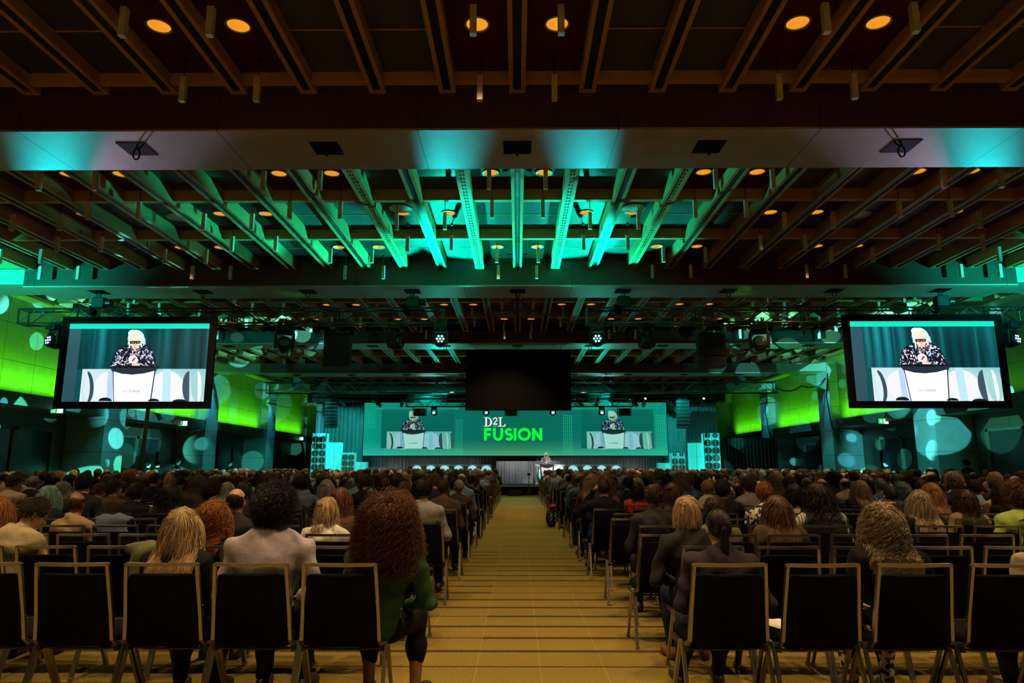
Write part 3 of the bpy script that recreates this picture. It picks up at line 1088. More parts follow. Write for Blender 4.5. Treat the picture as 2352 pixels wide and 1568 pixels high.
# ------------------------------------------------------------------ rigging: trusses, hoists, lamps, loudspeakers
def truss(name, label, x0, x1, y, z0, h=0.40, w=0.40, bay=0.55):
    t = thing(name, label, 'lighting truss', (x0, y, z0))
    L = x1 - x0
    for cy in (-w / 2, w / 2):
        for cz in (0.0, h):
            MB().tube([(0, cy, cz), (L, cy, cz)], 0.025, 8).build('chord', M_ALU, t, True)
    n = max(2, int(round(L / bay)))
    st = L / n
    for nm, fix in (('front_bracing', -w / 2), ('rear_bracing', w / 2)):
        mb = MB()
        for i in range(n):
            a, b = (0, h) if i % 2 == 0 else (h, 0)
            mb.tube([(i * st, fix, a), ((i + 1) * st, fix, b)], 0.012, 5)
        k = 0.0
        while k <= L + 0.01:
            for dx in (-0.04, 0.04):
                q = min(max(k + dx, 0.02), L - 0.02)
                mb.tube([(q, fix, 0), (q, fix, h)], 0.015, 5)
            k += L / max(1, round(L / 2.9))
        mb.build(nm, M_ALU, t)
    for nm, cz in (('lower_lacing', 0.0), ('upper_lacing', h)):
        mb = MB()
        for i in range(n):
            a, b = (-w / 2, w / 2) if i % 2 == 0 else (w / 2, -w / 2)
            mb.tube([(i * st, a, cz), ((i + 1) * st, b, cz)], 0.011, 5)
        mb.tube([(0.02, -w / 2, cz), (0.02, w / 2, cz)], 0.014, 5).tube([(L - 0.02, -w / 2, cz), (L - 0.02, w / 2, cz)], 0.014, 5)
        mb.build(nm, M_ALU, t)
    return t


TZ1 = 5.28
truss('lighting_truss', 'long lattice truss above the left projection screen', -13.65, -1.98, 18.55, TZ1)
truss('lighting_truss', 'long lattice truss above the right projection screen', 1.86, 13.85, 18.55, TZ1)
truss('lighting_truss', 'widest lattice truss spanning the hall behind the blank black screen', -13.0, 13.3, 35.7, 5.19, 0.55, 0.45, 0.6)
t4 = truss('lighting_truss', 'short lattice truss carrying lamps right before the LED wall', -6.0, 6.2, 37.1, 4.62, 0.42, 0.40, 0.5)

for x in (0.4, 4.1, 8.1, 11.8):
    MB().tube([(x, 0, 0.42), (x, 0, CEILZ - 4.62)], 0.012, 6).build('hanging_wire', M_BLACKM, t4)
# straps holding the projection screens to the truss
for sx, (xa, xb) in ((-1, (-12.0, -8.5)), (1, (9.1, 12.6))):
    root = SCREEN_L if sx < 0 else SCREEN_R
    for x in (xa, xb):
        MB().tube([(x - root.location.x, 0.04, 2.48), (x - root.location.x, 0.06, TZ1 - 2.95 + 0.44)], 0.02, 6).build('hanging_strap', M_BLACKM, root)

# chain hoists
me_body = MB().rbox((0, 0, 0.14), (0.34, 0.22, 0.30), 0.05).lathe((0.2, 0, 0.14), [(0.09, -0.02), (0.10, 0.0), (0.10, 0.12), (0.07, 0.14)], 14, 'X').mesh('motor_body', M_BLACKM)
me_bag = MB().lathe((-0.16, 0, -0.2), [(0.05, 0), (0.09, 0.03), (0.10, 0.25)], 12).mesh('chain_bag', M_BLACK)


def hoist(x, y, z, top, label):
    t = thing('chain_hoist', label, 'chain hoist', (x, y, z), 0, 'chain hoists')
    link('motor_body', me_body, t)
    link('chain_bag', me_bag, t)
    mb = MB()
    k = 0.0
    while k < top - z - 0.30:
        c = 0.30 + k
        mb.tube([(0.012, 0, c), (-0.012, 0, c), (-0.012, 0, c + 0.05), (0.012, 0, c + 0.05)], 0.006, 5, closed=True)
        k += 0.045
    mb.build('chain', M_ALU, t)


for k, lb in ((-4, 'black chain hoist above the left projection screen'), (-1, 'black chain hoist near the inner end of the left truss'),
              (1, 'black chain hoist near the inner end of the right truss'), (4, 'black chain hoist above the right projection screen')):
    hoist(k * 2.87 + 0.02, 18.4, TZ1 + 0.43, SOFFIT - 0.08, lb)
for k, lb in ((-4, 'small far hoist at the left end of the widest truss'), (-1.4, 'small far hoist left of the blank black screen'),
              (1.6, 'small far hoist right of the blank black screen'), (4, 'small far hoist at the right end of the widest truss')):
    hoist(k * 2.87, 35.7, 5.76, SOFFIT - 0.02, lb)

# moving heads
M_LENSOFF = mat('lens_glass', (0.03, 0.05, 0.06), 0.08, coat=1.0)
M_LENSCY = mat('lens_lit_cyan', (0.2, 0.9, 1.0), 0.3, emit=4.0, ecol=(0.25, 0.95, 1.0))
M_LENSBL = mat('lens_lit_blue', (0.4, 0.4, 1.0), 0.3, emit=4.0, ecol=(0.45, 0.45, 1.0))
M_LENSW = mat('lens_lit_white', (0.8, 0.9, 1.0), 0.3, emit=3.0, ecol=(0.7, 0.9, 1.0))


def moving_head(x, y, z, label, lens, scale=1.0, pan=0.0, tilt=-12):
    """hangs base up from the truss at height z; the head faces the hall entrance"""
    t = thing('moving_head_lamp', label, 'stage lamp', (x, y, z), pan)
    t.scale = (scale,) * 3
    MB().rbox((0, 0, -0.07), (0.34, 0.30, 0.12), 0.03).build('base', M_BLACKM, t)
    mb = MB()
    mb.box((0, 0, -0.005), (0.28, 0.08, 0.02))
    for dx in (-0.1, 0.1):
        mb.tube([(dx, 0.0, 0.0), (dx, 0.05, 0.06), (dx, -0.02, 0.10), (dx, -0.06, 0.05)], 0.016, 6)
    mb.build('clamp', M_STEEL, t)
    mb = MB()
    mb.rbox((0, 0, -0.17), (0.36, 0.12, 0.07), 0.03)
    for s in (-1, 1):
        mb.rbox((s * 0.17, 0, -0.33), (0.06, 0.13, 0.34), 0.03)
    mb.build('yoke', M_BLACKM, t)
    rot = Matrix.Rotation(R(tilt), 3, 'X')
    hd = MB()
    prof = [(0.05, 0.20), (0.11, 0.17), (0.15, 0.06), (0.155, -0.08), (0.14, -0.15), (0.12, -0.15)]
    hd.lathe((0, 0, 0), prof, 20, 'Y')
    hd.v = [tuple(rot @ Vector(p) + Vector((0, 0, -0.42))) for p in hd.v]
    h = hd.build('head', M_BLACKM, t, True)
    if lens is None:
        ln = MB().lathe((0, -0.152, 0), [(0.0005, -0.012), (0.07, -0.008), (0.115, 0.0)], 20, 'Y')
        ln.v = [tuple(rot @ Vector(p) + Vector((0, 0, -0.42))) for p in ln.v]
        ln.build('lens', M_LENSOFF, h, True)
    else:
        for q in range(7):
            a = 2 * pi * q / 6
            px, pz = (0, 0) if q == 6 else (0.078 * math.cos(a), 0.078 * math.sin(a))
            ln = MB().lathe((px, -0.152, pz), [(0.0005, -0.012), (0.018, -0.008), (0.025, 0.0)], 12, 'Y')
            ln.v = [tuple(rot @ Vector(p) + Vector((0, 0, -0.42))) for p in ln.v]
            ln.build('lens', lens, h, True)
    return t


zt = TZ1 - 0.03
moving_head(-12.62, 18.45, zt, 'lit violet moving head at the outer edge of the left screen', M_LENSBL, 1.15, R(-25))
moving_head(-6.35, 18.5, zt, 'dark moving head between left screen and left loudspeaker box', None, 1.35, R(20))
moving_head(-3.32, 18.5, zt, 'dark moving head aimed sideways under left truss near its inner end', None, 1.2, R(75), 0)
moving_head(-2.10, 18.45, zt, 'lit cyan moving head at the inner end of the left truss', M_LENSCY, 1.1, R(6))
moving_head(2.16, 18.45, zt, 'lit cyan moving head at the inner end of the right truss', M_LENSCY, 1.1, R(-6))
moving_head(3.5, 18.5, zt, 'dark moving head aimed sideways under right truss near its inner end', None, 1.2, R(-75), 0)
moving_head(6.55, 18.5, zt, 'dark moving head between right loudspeaker box and right screen', None, 1.35, R(-20))
moving_head(13.30, 18.45, zt, 'lit violet moving head at the outer edge of the right screen', M_LENSBL, 1.15, R(25))
for px, lb in ((997, 'lit white moving head before the left speaker picture on the LED wall'), (1117, 'lit white moving head left under the blank black screen'),
               (1270, 'lit white moving head right under the blank black screen'), (1382, 'lit white moving head before the right speaker picture on the LED wall')):
    p = at(px, 945, 36.9)
    moving_head(p.x, 36.9, 4.60, lb, M_LENSW, 0.85)
for px, lb in ((965, 'small square flood lamp left of lit moving head'), (1174, 'small square flood lamp under the blank black screen'), (1433, 'small square flood lamp right of lit moving head')):
    p = at(px, 940, 37.0)
    t = thing('flood_lamp', lb, 'stage lamp', (p.x, 36.9, 4.10))
    MB().rbox((0, 0, 0.2), (0.62, 0.3, 0.40), 0.04).build('housing', M_BLACKM, t)
    MB().box((0, -0.16, 0.2), (0.50, 0.02, 0.30)).build('glass', M_LENSOFF, t)
    mb = MB()
    for s in (-1, 1):
        mb.box((s * 0.36, 0, 0.25), (0.03, 0.06, 0.5))
    mb.box((0, 0, 0.49), (0.74, 0.06, 0.03)).tube([(0, 0, 0.49), (0, 0, 0.56)], 0.02, 6)
    mb.build('bracket', M_BLACKM, t)
# profile spots along the black border over the LED wall
for i, px in enumerate((788, 868, 925, 1330, 1370, 1402, 1455, 1478, 1536, 1612)):
    p = at(px, 918, 38.4)
    t = thing('profile_lamp', f'dark profile lamp, {ORD[i + 1]} from the left along the border over the LED wall', 'stage lamp', (p.x, 38.2, 4.92), R(random.uniform(-50, 50)), 'profile lamps over the LED wall')
    rot = Matrix.Rotation(R(-28), 3, 'X')
    b = MB().lathe((0, 0, 0), [(0.06, 0.34), (0.10, 0.32), (0.11, 0.1), (0.085, 0.05), (0.085, -0.30), (0.11, -0.32), (0.11, -0.42)], 14, 'Y')
    b.v = [tuple(rot @ Vector(q) + Vector((0, 0, 0))) for q in b.v]
    b.build('body', M_BLACKM, t, True)
    MB().tube([(-0.13, 0, 0), (-0.13, 0, 0.2), (0.13, 0, 0.2), (0.13, 0, 0)], 0.014, 6).tube([(0, 0, 0.2), (0, 0, 0.36)], 0.018, 6).build('bracket', M_BLACKM, t)
    if i in (3, 6, 7, 9):
        ln = MB().lathe((0, -0.42, 0), [(0.0005, -0.01), (0.06, 0.0)], 10, 'Y')
        ln.v = [tuple(rot @ Vector(q)) for q in ln.v]
        ln.build('lens', M_LENSW, t)

t = thing('lamp_bar', 'thin black bar carrying the profile lamps before the LED wall top', 'pipe', (0, 38.2, 5.29))
MB().tube([(-10.2, 0, 0), (10.4, 0, 0)], 0.025, 8).build('pipe', M_BLACKM, t)
for x in (-9.5, -3.2, 3.4, 9.7):
    MB().tube([(x, 0, 0), (x, 0, CEILZ - 5.29)], 0.01, 6).build('hanging_wire', M_BLACKM, t)

# loudspeakers
M_GRILLE = mat('speaker_grille', (0.014, 0.014, 0.015), 0.7, var=0.3, scale=120)


def array(name, label, x, y, ztop, w, hs, n, d=0.5, curve=3.0, sides=True):
    t = thing(name, label, 'loudspeaker', (x, y, ztop))
    MB().box((0, 0, 0.05), (w * 0.9, 0.08, 0.05)).tube([(-w * 0.3, 0, 0.07), (0, 0, 0.32), (w * 0.3, 0, 0.07)], 0.012, 6).build('flying_frame', M_BLACKM, t)
    if sides:
        MB().tube([(0, 0, 0.3), (0, 0, CEILZ - ztop)], 0.014, 6).build('hanging_cable', M_BLACKM, t)
    z, y_, a = 0.0, 0.0, 0.0
    for i in range(n):
        rot = Matrix.Rotation(R(a), 3, 'X')
        mb = MB().rbox((0, 0, 0), (w, d, hs - 0.02), 0.02, 2, rot)
        for s in (-1, 1):
            mb.box(rot @ Vector((s * (w / 2 + 0.012), -d * 0.25, 0)), (0.022, 0.10, hs * 0.8), rot)
        c = mb.build('cabinet', M_GRILLE, t, loc=(0, y_, z - hs / 2))
        if sides:
            MB().box((0, -d / 2 - 0.006, -hs / 2 + 0.02), (w * 0.96, 0.012, 0.022), rot).build('front_rail', M_STEEL, c)
        a += curve
        z -= hs * math.cos(R(a))
        y_ += hs * math.sin(R(a))
    return t


array('hung_loudspeaker', 'black box loudspeaker under left truss near the dark moving heads', -4.93, 18.7, 4.98, 0.66, 0.30, 3, 0.5, 0, False)
array('hung_loudspeaker', 'black box loudspeaker under right truss near the dark moving heads', 5.28, 18.7, 4.98, 0.68, 0.30, 3, 0.5, 0, False)
array('line_array', 'curved column of black loudspeakers left of the LED wall', at(761, 950, 37.5).x, 37.5, 5.03, 0.64, 0.19, 8, 0.4, 1.4)
array('line_array', 'curved column of black loudspeakers right of the LED wall', at(1569, 950, 37.5).x, 37.5, 5.0, 0.66, 0.19, 8, 0.4, 1.4)

# cables
M_CABLE = mat('black_cable', (0.012, 0.012, 0.013), 0.55)


def cable(label, pts, r=0.018, sag=0.0):
    P = []
    for a, b in zip(pts[:-1], pts[1:]):
        a, b = Vector(a), Vector(b)
        for i in range(8):
            u = i / 8
            q = a.lerp(b, u)
            q.z -= sag * 4 * u * (1 - u)
            P.append(q)
    P.append(Vector(pts[-1]))
    tag(MB().tube(P, r, 6).build('cable', M_CABLE, None, True), label, 'cable')


cable('black cable swagged from the left truss to the coil in the middle', [(-1.98, 18.6, 5.35), at(1115, 722, 18.6), at(1180, 690, 18.6)], 0.02, 0.12)
cable('black cable swagged from the right truss to the coil in the middle', [at(1196, 690, 18.6), at(1262, 722, 18.6), (1.86, 18.6, 5.35)], 0.02, 0.12)
mb = MB()
cc = at(1187, 697, 18.62)
for q in range(4):
    rr = 0.16 + 0.012 * q
    mb.tube([(cc.x + rr * math.cos(a), cc.y + 0.02 * q, cc.z - 0.05 + rr * math.sin(a)) for a in [2 * pi * i / 24 for i in range(24)]], 0.014, 6, closed=True)
mb.tube([(cc.x, cc.y, cc.z + 0.1), (cc.x, cc.y, SOFFIT - 0.02)], 0.012, 6)
tag(mb.build('cable_coil', M_CABLE, None, True), 'coil of black cable hanging from the middle rigging plate', 'cable')
cable('black cable looping from right end of widest truss up to wall', [(13.3, 35.7, 5.5), (14.6, 35.5, 5.55), (15.7, 35.2, 5.9)], 0.03, 0.25)
cable('black cable hugging the nearer right pillar down to the ledge', [(15.74, 35.0, 6.1), (15.45, 34.7, 4.9), (15.74, 34.98, 3.3)], 0.03, 0.02)
cable('black cable hugging the farther right pillar down to the ledge', [(15.74, 43.65, 6.1), (15.4, 43.3, 4.8), (15.74, 43.66, 3.3)], 0.025, 0.02)
cable('black cable hanging down from left screen to the floor', [(-9.85, 18.4, 2.97), (-9.9, 18.42, 1.5), (-9.95, 18.5, 0.02)], 0.05, 0.0)

# ------------------------------------------------------------------ stage, drapes, scenery
M_STAGE = mat('dark_stage_carpet', (0.035, 0.05, 0.05), 0.8)
M_DRAPE = mat('grey_velour_drape', (0.20, 0.20, 0.21), 0.85, var=0.15, scale=3)
M_DRAPEB = mat('black_velour_drape', (0.012, 0.012, 0.013), 0.9)
M_BORDER = mat('black_border_cloth', (0.008, 0.008, 0.008), 0.9)
t = thing('stage', 'low dark stage platform across the far end of the aisle', 'stage', (0, 36.6, 0))
MB().box((0, 2.6, 0.46), (22.6, 5.2, 0.08)).build('deck', M_STAGE, t)
MB().box((0, 0.03, 0.21), (22.6, 0.06, 0.42)).box((-11.27, 2.6, 0.21), (0.06, 5.2, 0.42)).box((11.27, 2.6, 0.21), (0.06, 5.2, 0.42)).build('skirt', M_BLACK, t)
MB().box((0, 0.005, 0.47), (22.6, 0.02, 0.05)).build('edge_trim', mat('pale_stage_edge', (0.35, 0.40, 0.42), 0.5), t)


def drape(name, label, x0, x1, y, z0, z1, m, seed, dens=0.17, amp=0.06):
    rn = random.Random(seed)
    n = int((x1 - x0) / dens * 6)
    ph, pts = 0, []
    for i in range(n + 1):
        x = x0 + (x1 - x0) * i / n
        ph += 2 * pi / 6 * rn.uniform(0.6, 1.4)
        pts.append((x, y + amp * math.sin(ph) * rn.uniform(0.6, 1.0)))
    mb = MB()
    nz = 5
    for side in (0, 0.02):
        for j in range(nz + 1):
            z = z0 + (z1 - z0) * j / nz
            k = 1.0 - 0.45 * j / nz
            for x, yy in pts:
                mb.v.append((x, y + (yy - y) * k + side, z))
    m_ = n + 1
    for s in range(2):
        o = s * m_ * (nz + 1)
        for j in range(nz):
            for i in range(n):
                f = (o + j * m_ + i, o + j * m_ + i + 1, o + (j + 1) * m_ + i + 1, o + (j + 1) * m_ + i)
                mb.f.append(f if s == 0 else tuple(reversed(f)))
    o = m_ * (nz + 1)
    for i in range(n):
        mb.f.append((nz * m_ + i, nz * m_ + i + 1, o + nz * m_ + i + 1, o + nz * m_ + i))
    mb.m = [0] * len(mb.f)
    return tag(mb.build(name, m, None, True), label, 'drape')


drape('stage_drape', 'grey stage drape below left half of the LED wall', -8.8, -1.22, 40.1, 0.5, 2.2, M_DRAPE, 1)
drape('stage_drape', 'grey stage drape below right half of the LED wall', 1.02, 8.5, 40.1, 0.5, 2.2, M_DRAPE, 2)
drape('stage_drape', 'grey drape at the back of the gap in the middle of the stage', -1.5, 1.3, 41.4, 0.5, 2.3, M_DRAPE, 3)
drape('stage_drape', 'tall grey drape left of the LED wall behind the scenery', -11.6, -8.55, 39.9, 0.5, 5.3, M_DRAPE, 4, 0.22, 0.08)
drape('stage_drape', 'tall grey drape right of the LED wall behind the scenery', 8.3, 11.4, 39.9, 0.5, 5.3, M_DRAPE, 5, 0.22, 0.08)
drape('masking_drape', 'black masking drape between the scenery and right wall pillar', 11.5, 14.5, 39.2, 0.0, 3.05, M_DRAPEB, 6, 0.2, 0.07)
tag(MB().box((-0.1, 40.14, 1.98), (2.5, 0.05, 0.42)).build('gap_border', M_BORDER), 'black cloth strip over the gap in the stage middle', 'drape')
drape('border_cloth', 'long black border cloth above the LED wall', -11.8, 11.6, 38.75, 5.0, 5.45, M_BORDER, 8, 0.4, 0.05)
t = thing('drape_pipe', 'thin black pipe holding the border cloth over the LED wall', 'pipe', (0, 38.75, 5.46))
MB().tube([(-11.9, 0, 0), (11.7, 0, 0)], 0.025, 8).build('pipe', M_BLACKM, t)
for x in (-11.0, -4, 4, 11.0):
    MB().tube([(x, 0, 0), (x, 0, SOFFIT + 0.6 - 5.46)], 0.01, 6).build('hanging_wire', M_BLACKM, t)

M_PANELW = mat('white_scenic_panel', (0.62, 0.66, 0.66), 0.45)
M_CIRC = mat('white_disc_cyan_glow', (0.85, 0.88, 0.9), 0.4, emit=0.8, ecol=(0.3, 0.85, 0.95))  # cyan emission stands in for stage light on the white discs
M_MOON = mat('grey_scenic_crescent', (0.10, 0.12, 0.125), 0.5)
M_BOXL = mat('teal_light_box', (0.35, 0.9, 0.85), 0.4, emit=0.62, ecol=(0.02, 0.85, 0.75))
M_BOXD = mat('dim_teal_light_box', (0.35, 0.8, 0.8), 0.4, emit=0.32, ecol=(0.03, 0.8, 0.75))


def halfdisc(mb, cx, cz, r, y0, y1, side, k=1.0):
    a0, a1 = (-90, 90) if side > 0 else (90, 270)
    pts = [(cx + r * k * math.cos(R(a0 + (a1 - a0) * i / 16)), cz + r * math.sin(R(a0 + (a1 - a0) * i / 16))) for i in range(17)]
    mb.prism(pts[::-1], y0, y1)


def low_wall(x0, x1, label, lit):
    t = thing('scenic_wall', label, 'stage scenery', ((x0 + x1) / 2, 38.85, 0.502))
    w = x1 - x0
    MB().box((0, 0.05, 0.54), (w, 0.08, 1.08)).build('panel', M_PANELW, t)
    n = 6
    st = w / n
    for i in range(n):
        cx = -w / 2 + st * (i + 0.62)
        d = MB()
        d.prism([(cx + 0.33 * math.cos(-2 * pi * q / 28), 0.55 + 0.47 * math.sin(-2 * pi * q / 28)) for q in range(28)], -0.03, 0.01)
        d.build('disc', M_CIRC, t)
        m = MB()
        halfdisc(m, cx - st * 0.5 - 0.02, 0.55, 0.46, -0.02, 0.01, -1, 0.36)
        halfdisc(m, cx - st * 0.5 + 0.02, 0.55, 0.46, -0.02, 0.01, 1, 0.36)
        m.build('crescent', M_MOON, t)


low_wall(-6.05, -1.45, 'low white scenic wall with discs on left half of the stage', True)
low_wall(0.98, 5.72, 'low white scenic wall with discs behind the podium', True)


def tower(px0, px1, pytop, kind, label):
    y = 38.4 if kind == 'pattern' else 38.9
    a, b = at(px0, pytop, y), at(px1, pytop, y)
    w, h = b.x - a.x, a.z - 0.5
    t = thing('scenic_tower' if kind == 'pattern' else 'light_box', label, 'stage scenery', ((a.x + b.x) / 2, y, 0.5))
    if kind != 'pattern':
        MB().rbox((0, 0, h / 2), (w, 0.5, h), 0.03).build('lit_body', M_BOXL if kind == 'lit' else M_BOXD, t)
        mb = MB()
        mb.box((0, -0.252, h / 2), (0.02, 0.01, h))
        k = 0.7
        while k < h:
            mb.box((0, -0.252, k), (w * 0.98, 0.01, 0.015))
            k += 0.78
        mb.build('seam', M_PANELW, t)
        return
    MB().box((0, 0.1, h / 2), (w, 0.5, h)).build('core', M_BOXL if h > 2.3 else M_BOXD, t)
    mb = MB()
    r = w / 4 * 0.92
    k = r
    while k < h:
        for s in (-1, 1):
            halfdisc(mb, s * w / 4 + 0.012, k, min(r, h - k + 0.02), -0.19, -0.15, 1)
            halfdisc(mb, s * w / 4 - 0.012, k, min(r, h - k + 0.02), -0.19, -0.15, -1)
        k += r * 2.12
    mb.build('disc_cutout', M_MOON, t)
    mb = MB()
    for x in (-w / 2, 0, w / 2):
        mb.box((x, -0.17, h / 2), (0.035, 0.06, h))
    mb.build('edge_strip', M_PANELW, t)


tower(720, 752, 995, 'pattern', 'tallest disc-patterned tower left of the LED wall')
tower(756, 786, 1016, 'lit', 'tall glowing light box on the left of the stage')
tower(788, 816, 1039, 'pattern', 'short disc-patterned tower at the left LED wall corner')
tower(819, 844, 1061, 'dim', 'low pale light box under the left LED wall corner')
tower(1510, 1537, 1063, 'dim', 'low pale light box under the right LED wall corner')
tower(1540, 1571, 1040, 'pattern', 'short disc-patterned tower at the right LED wall corner')
tower(1581, 1612, 1017, 'lit', 'tall glowing light box on the right of the stage')
tower(1614, 1649, 995, 'pattern', 'tallest disc-patterned tower right of the LED wall')

# podium
px_pod = at(1256, 1080, 37.9).x
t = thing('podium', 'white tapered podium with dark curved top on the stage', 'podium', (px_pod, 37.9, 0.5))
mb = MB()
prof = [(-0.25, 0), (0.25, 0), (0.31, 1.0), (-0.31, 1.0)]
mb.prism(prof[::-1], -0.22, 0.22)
mb.build('body', mat('white_podium_face_glow', (0.9, 0.9, 0.92), 0.4, emit=0.25), t)  # faint emission makes the white face look lit, no lamp inside
mb = MB()
for s in (-1, 1):
    mb.prism([(s * 0.25, 0), (s * 0.30, 0), (s * 0.36, 1.02), (s * 0.31, 1.02)][::s * -1], -0.24, 0.24)
mb.build('side_edge', M_BLACKM, t)
tp = [(-0.40, 1.08), (-0.37, 1.0)] + [(-0.37 + 0.74 * i / 10, 1.0 - 0.12 * math.sin(pi * i / 10)) for i in range(1, 10)] + [(0.37, 1.0), (0.40, 1.08)]
MB().prism(tp[::-1], -0.26, 0.26).build('top', M_BLACKM, t)
c = Canvas(0.62, 1.0, 310, 500)
word_d2l(c, 80, 250, 24, (90, 120, 120), (90, 120, 120)); word_fusion(c, 150, 250, 24, (90, 120, 120))
c.mb.build('lettering', M_PAINT, t, loc=(0, -0.2205, 0.5))
mb = MB()
for x in (-0.1, 0.1):
    mb.tube([(x, 0.02, 1.08), (x, -0.02, 1.3), (x, 0.08, 1.42)], 0.008, 6)
    mb.tube([(x, 0.08, 1.42), (x, 0.10, 1.46)], 0.014, 8)
mb.build('microphone', M_BLACKM, t)

# floor lamp stand / tripod at the foot of the stage, monitor wedge
p = at(1215, 1138, 35.2)
t = thing('tripod_stand', 'slim black tripod stand at the foot of the stage', 'stand', (p.x, 35.2, 0))
MB().tube([(0, 0, 0.15), (0, 0, 1.05)], 0.018, 8).build('pole', M_BLACKM, t)
for q in range(3):
    a = 2 * pi * q / 3 + 0.4
    MB().tube([(0, 0, 0.35), (0.3 * math.cos(a), 0.3 * math.sin(a), 0.01)], 0.014, 6).build('leg', M_BLACKM, t)
MB().box((0, -0.02, 1.08), (0.16, 0.06, 0.12)).build('head', M_BLACKM, t)
t = thing('stage_monitor', 'low black monitor wedge on the floor before the stage', 'loudspeaker', (at(1182, 1137, 35.9).x, 35.9, 0))
MB().prism([(-0.35, 0), (0.35, 0), (0.33, 0.26), (-0.33, 0.26)][::-1], -0.2, 0.2).build('cabinet', M_BLACKM, t)
MB().box((0, 0.205, 0.13), (0.6, 0.01, 0.2)).build('grille', M_GRILLE, t)

# exit signs on the ledges
M_SIGNG = mat('exit_sign_green', (0.02, 0.5, 0.12), 0.5, emit=1.0, ecol=(0.02, 0.75, 0.18))
M_SIGNW = mat('exit_sign_white', (0.8, 0.9, 0.85), 0.5, emit=1.3, ecol=(0.7, 1.0, 0.8))
for px, py, s, lb in ((420, 972, -1, 'green exit sign on the left ledge beyond the left screen'), (690, 1007, -1, 'farthest green exit sign on the left wall'),
                      (2029, 967, 1, 'green exit sign on the right ledge below the right screen'), (131, 941, -1, 'green exit sign under the lower left corner of the left screen')):
    X = s * 15.72
    d = CAM_M @ Vector((px - 1176, 784 - py, -F_PX))
    Y = X / d.x * d.y
    p = at(px, py, Y)
    t = thing('exit_sign', lb, 'exit sign', (p.x, p.y, p.z - 0.12))
    MB().box((0, 0.03, 0.12), (0.46, 0.06, 0.26)).build('housing', M_BLACKM, t)
    MB().box((-0.11, -0.006, 0.12), (0.20, 0.012, 0.22)).build('green_field', M_SIGNG, t)
    mb = MB()
    mb.box((0.11, -0.006, 0.12), (0.20, 0.012, 0.22))
    mb.ball((-0.09, -0.014, 0.19), (0.018, 0.004, 0.018), 8, 6)
    for a, b in (((-0.10, .17), (-0.12, .11)), ((-0.10, .16), (-0.06, .13)), ((-0.12, .11), (-0.08, .08)), ((-0.08, .08), (-0.09, .03)), ((-0.12, .11), (-0.17, .07)), ((-0.10, .16), (-0.15, .14))):
        mb.tube([(a[0], -0.014, a[1]), (b[0], -0.014, b[1])], 0.009, 5)
    mb.build('running_figure', M_SIGNW, t)
    MB().box((s * 0.25, 0.03, 0.12), (0.1 if abs(p.x) < 15.75 else 0.05, 0.04, 0.04)).build('wall_bracket', M_BLACKM, t)

# ------------------------------------------------------------------ chairs
def make_chair_parts():
    P = {}
    mb = MB()
    bowf = lambda u: -0.03 * (1 - (2 * u - 1) ** 2)
    left = [(-0.232, 0.165, 0.425), (-0.230, 0.115, 0.428), (-0.222, 0.088, 0.455), (-0.216, 0.062, 0.60), (-0.208, 0.018, 0.79), (-0.204, 0.0, 0.872)]
    top = [(-0.20 + 0.40 * i / 10, bowf(i / 10), 0.878) for i in range(11)]
    right = [(-x, y, z) for x, y, z in reversed(left)]
    mb.tube(left, 0.0135, 4); mb.tube(right, 0.0135, 4)
    mb.tube([(-0.2125, 0.0, 0.872)] + top + [(0.2125, 0.0, 0.872)], 0.0135, 4)
    P['back_frame'] = mb.mesh('back_frame', M_STEEL)

    def bow(x, z):
        zz = z + 0.622
        return 0.088 - (zz - 0.44) * 0.21 - 0.028 * (1 - (x / 0.2) ** 2)
    mb = MB().rbox((0, 0.018, 0.622), (0.384, 0.045, 0.402), 0.025, 3, None, bow)
    mb.v = [(x * (1.0 + 0.11 * (0.82 - z) / 0.4), y, z) for x, y, z in mb.v]
    P['backrest'] = mb.mesh('backrest', M_FABRIC, True)
    rot = Matrix.Rotation(R(90), 3, 'X')
    mb = MB().rbox((0, 0.305, 0.445), (0.44, 0.075, 0.44), 0.06, 4, rot)
    P['seat'] = mb.mesh('seat', M_FABRIC, True)
    mb = MB()
    for y in (0.16, 0.47):
        mb.tube([(-0.23, y, 0.395), (-0.12, y, 0.388), (0.12, y, 0.388), (0.23, y, 0.395)], 0.008, 6)
    for s in (-1, 1):
        mb.box((s * 0.225, 0.30, 0.40), (0.02, 0.36, 0.03))
    P['seat_frame'] = mb.mesh('seat_frame', M_BLACKM)
    for nm, s, a, b in (('rl', -1, 0.17, 0.03), ('rr', 1, 0.17, 0.03), ('fl', -1, 0.21, 0.44), ('fr', 1, 0.21, 0.44)):
        mb = MB().tube([(s * 0.243, a, 0.43), (s * 0.246, (a + b) / 2, 0.22), (s * 0.25, b, 0.012)], 0.0145, 4)
        mb.lathe((s * 0.25, b, 0), [(0.018, 0), (0.018, 0.02)], 8)
        P['leg_' + nm] = mb.mesh('leg', M_STEEL)
    mb = MB()
    for s in (-1, 1):
        mb.lathe((s * 0.238, 0.185, 0.425), [(0.028, -0.014), (0.03, 0.0), (0.028, 0.014)], 12, 'X')
    P['joint'] = mb.mesh('leg_joint', M_STEEL, True)
    return P


CHAIR = make_chair_parts()


def chair(x, y, rz, label, full=True):
    t = thing('banquet_chair', label, 'chair', (x, y, 0), rz, 'banquet chairs in rows')
    for k, nm in (('back_frame', 'back_frame'), ('backrest', 'backrest'), ('seat', 'seat'), ('seat_frame', 'seat_frame'),
                  ('leg_rl', 'leg'), ('leg_rr', 'leg'), ('leg_fl', 'leg'), ('leg_fr', 'leg')):
        link(nm, CHAIR[k], t)
    return t


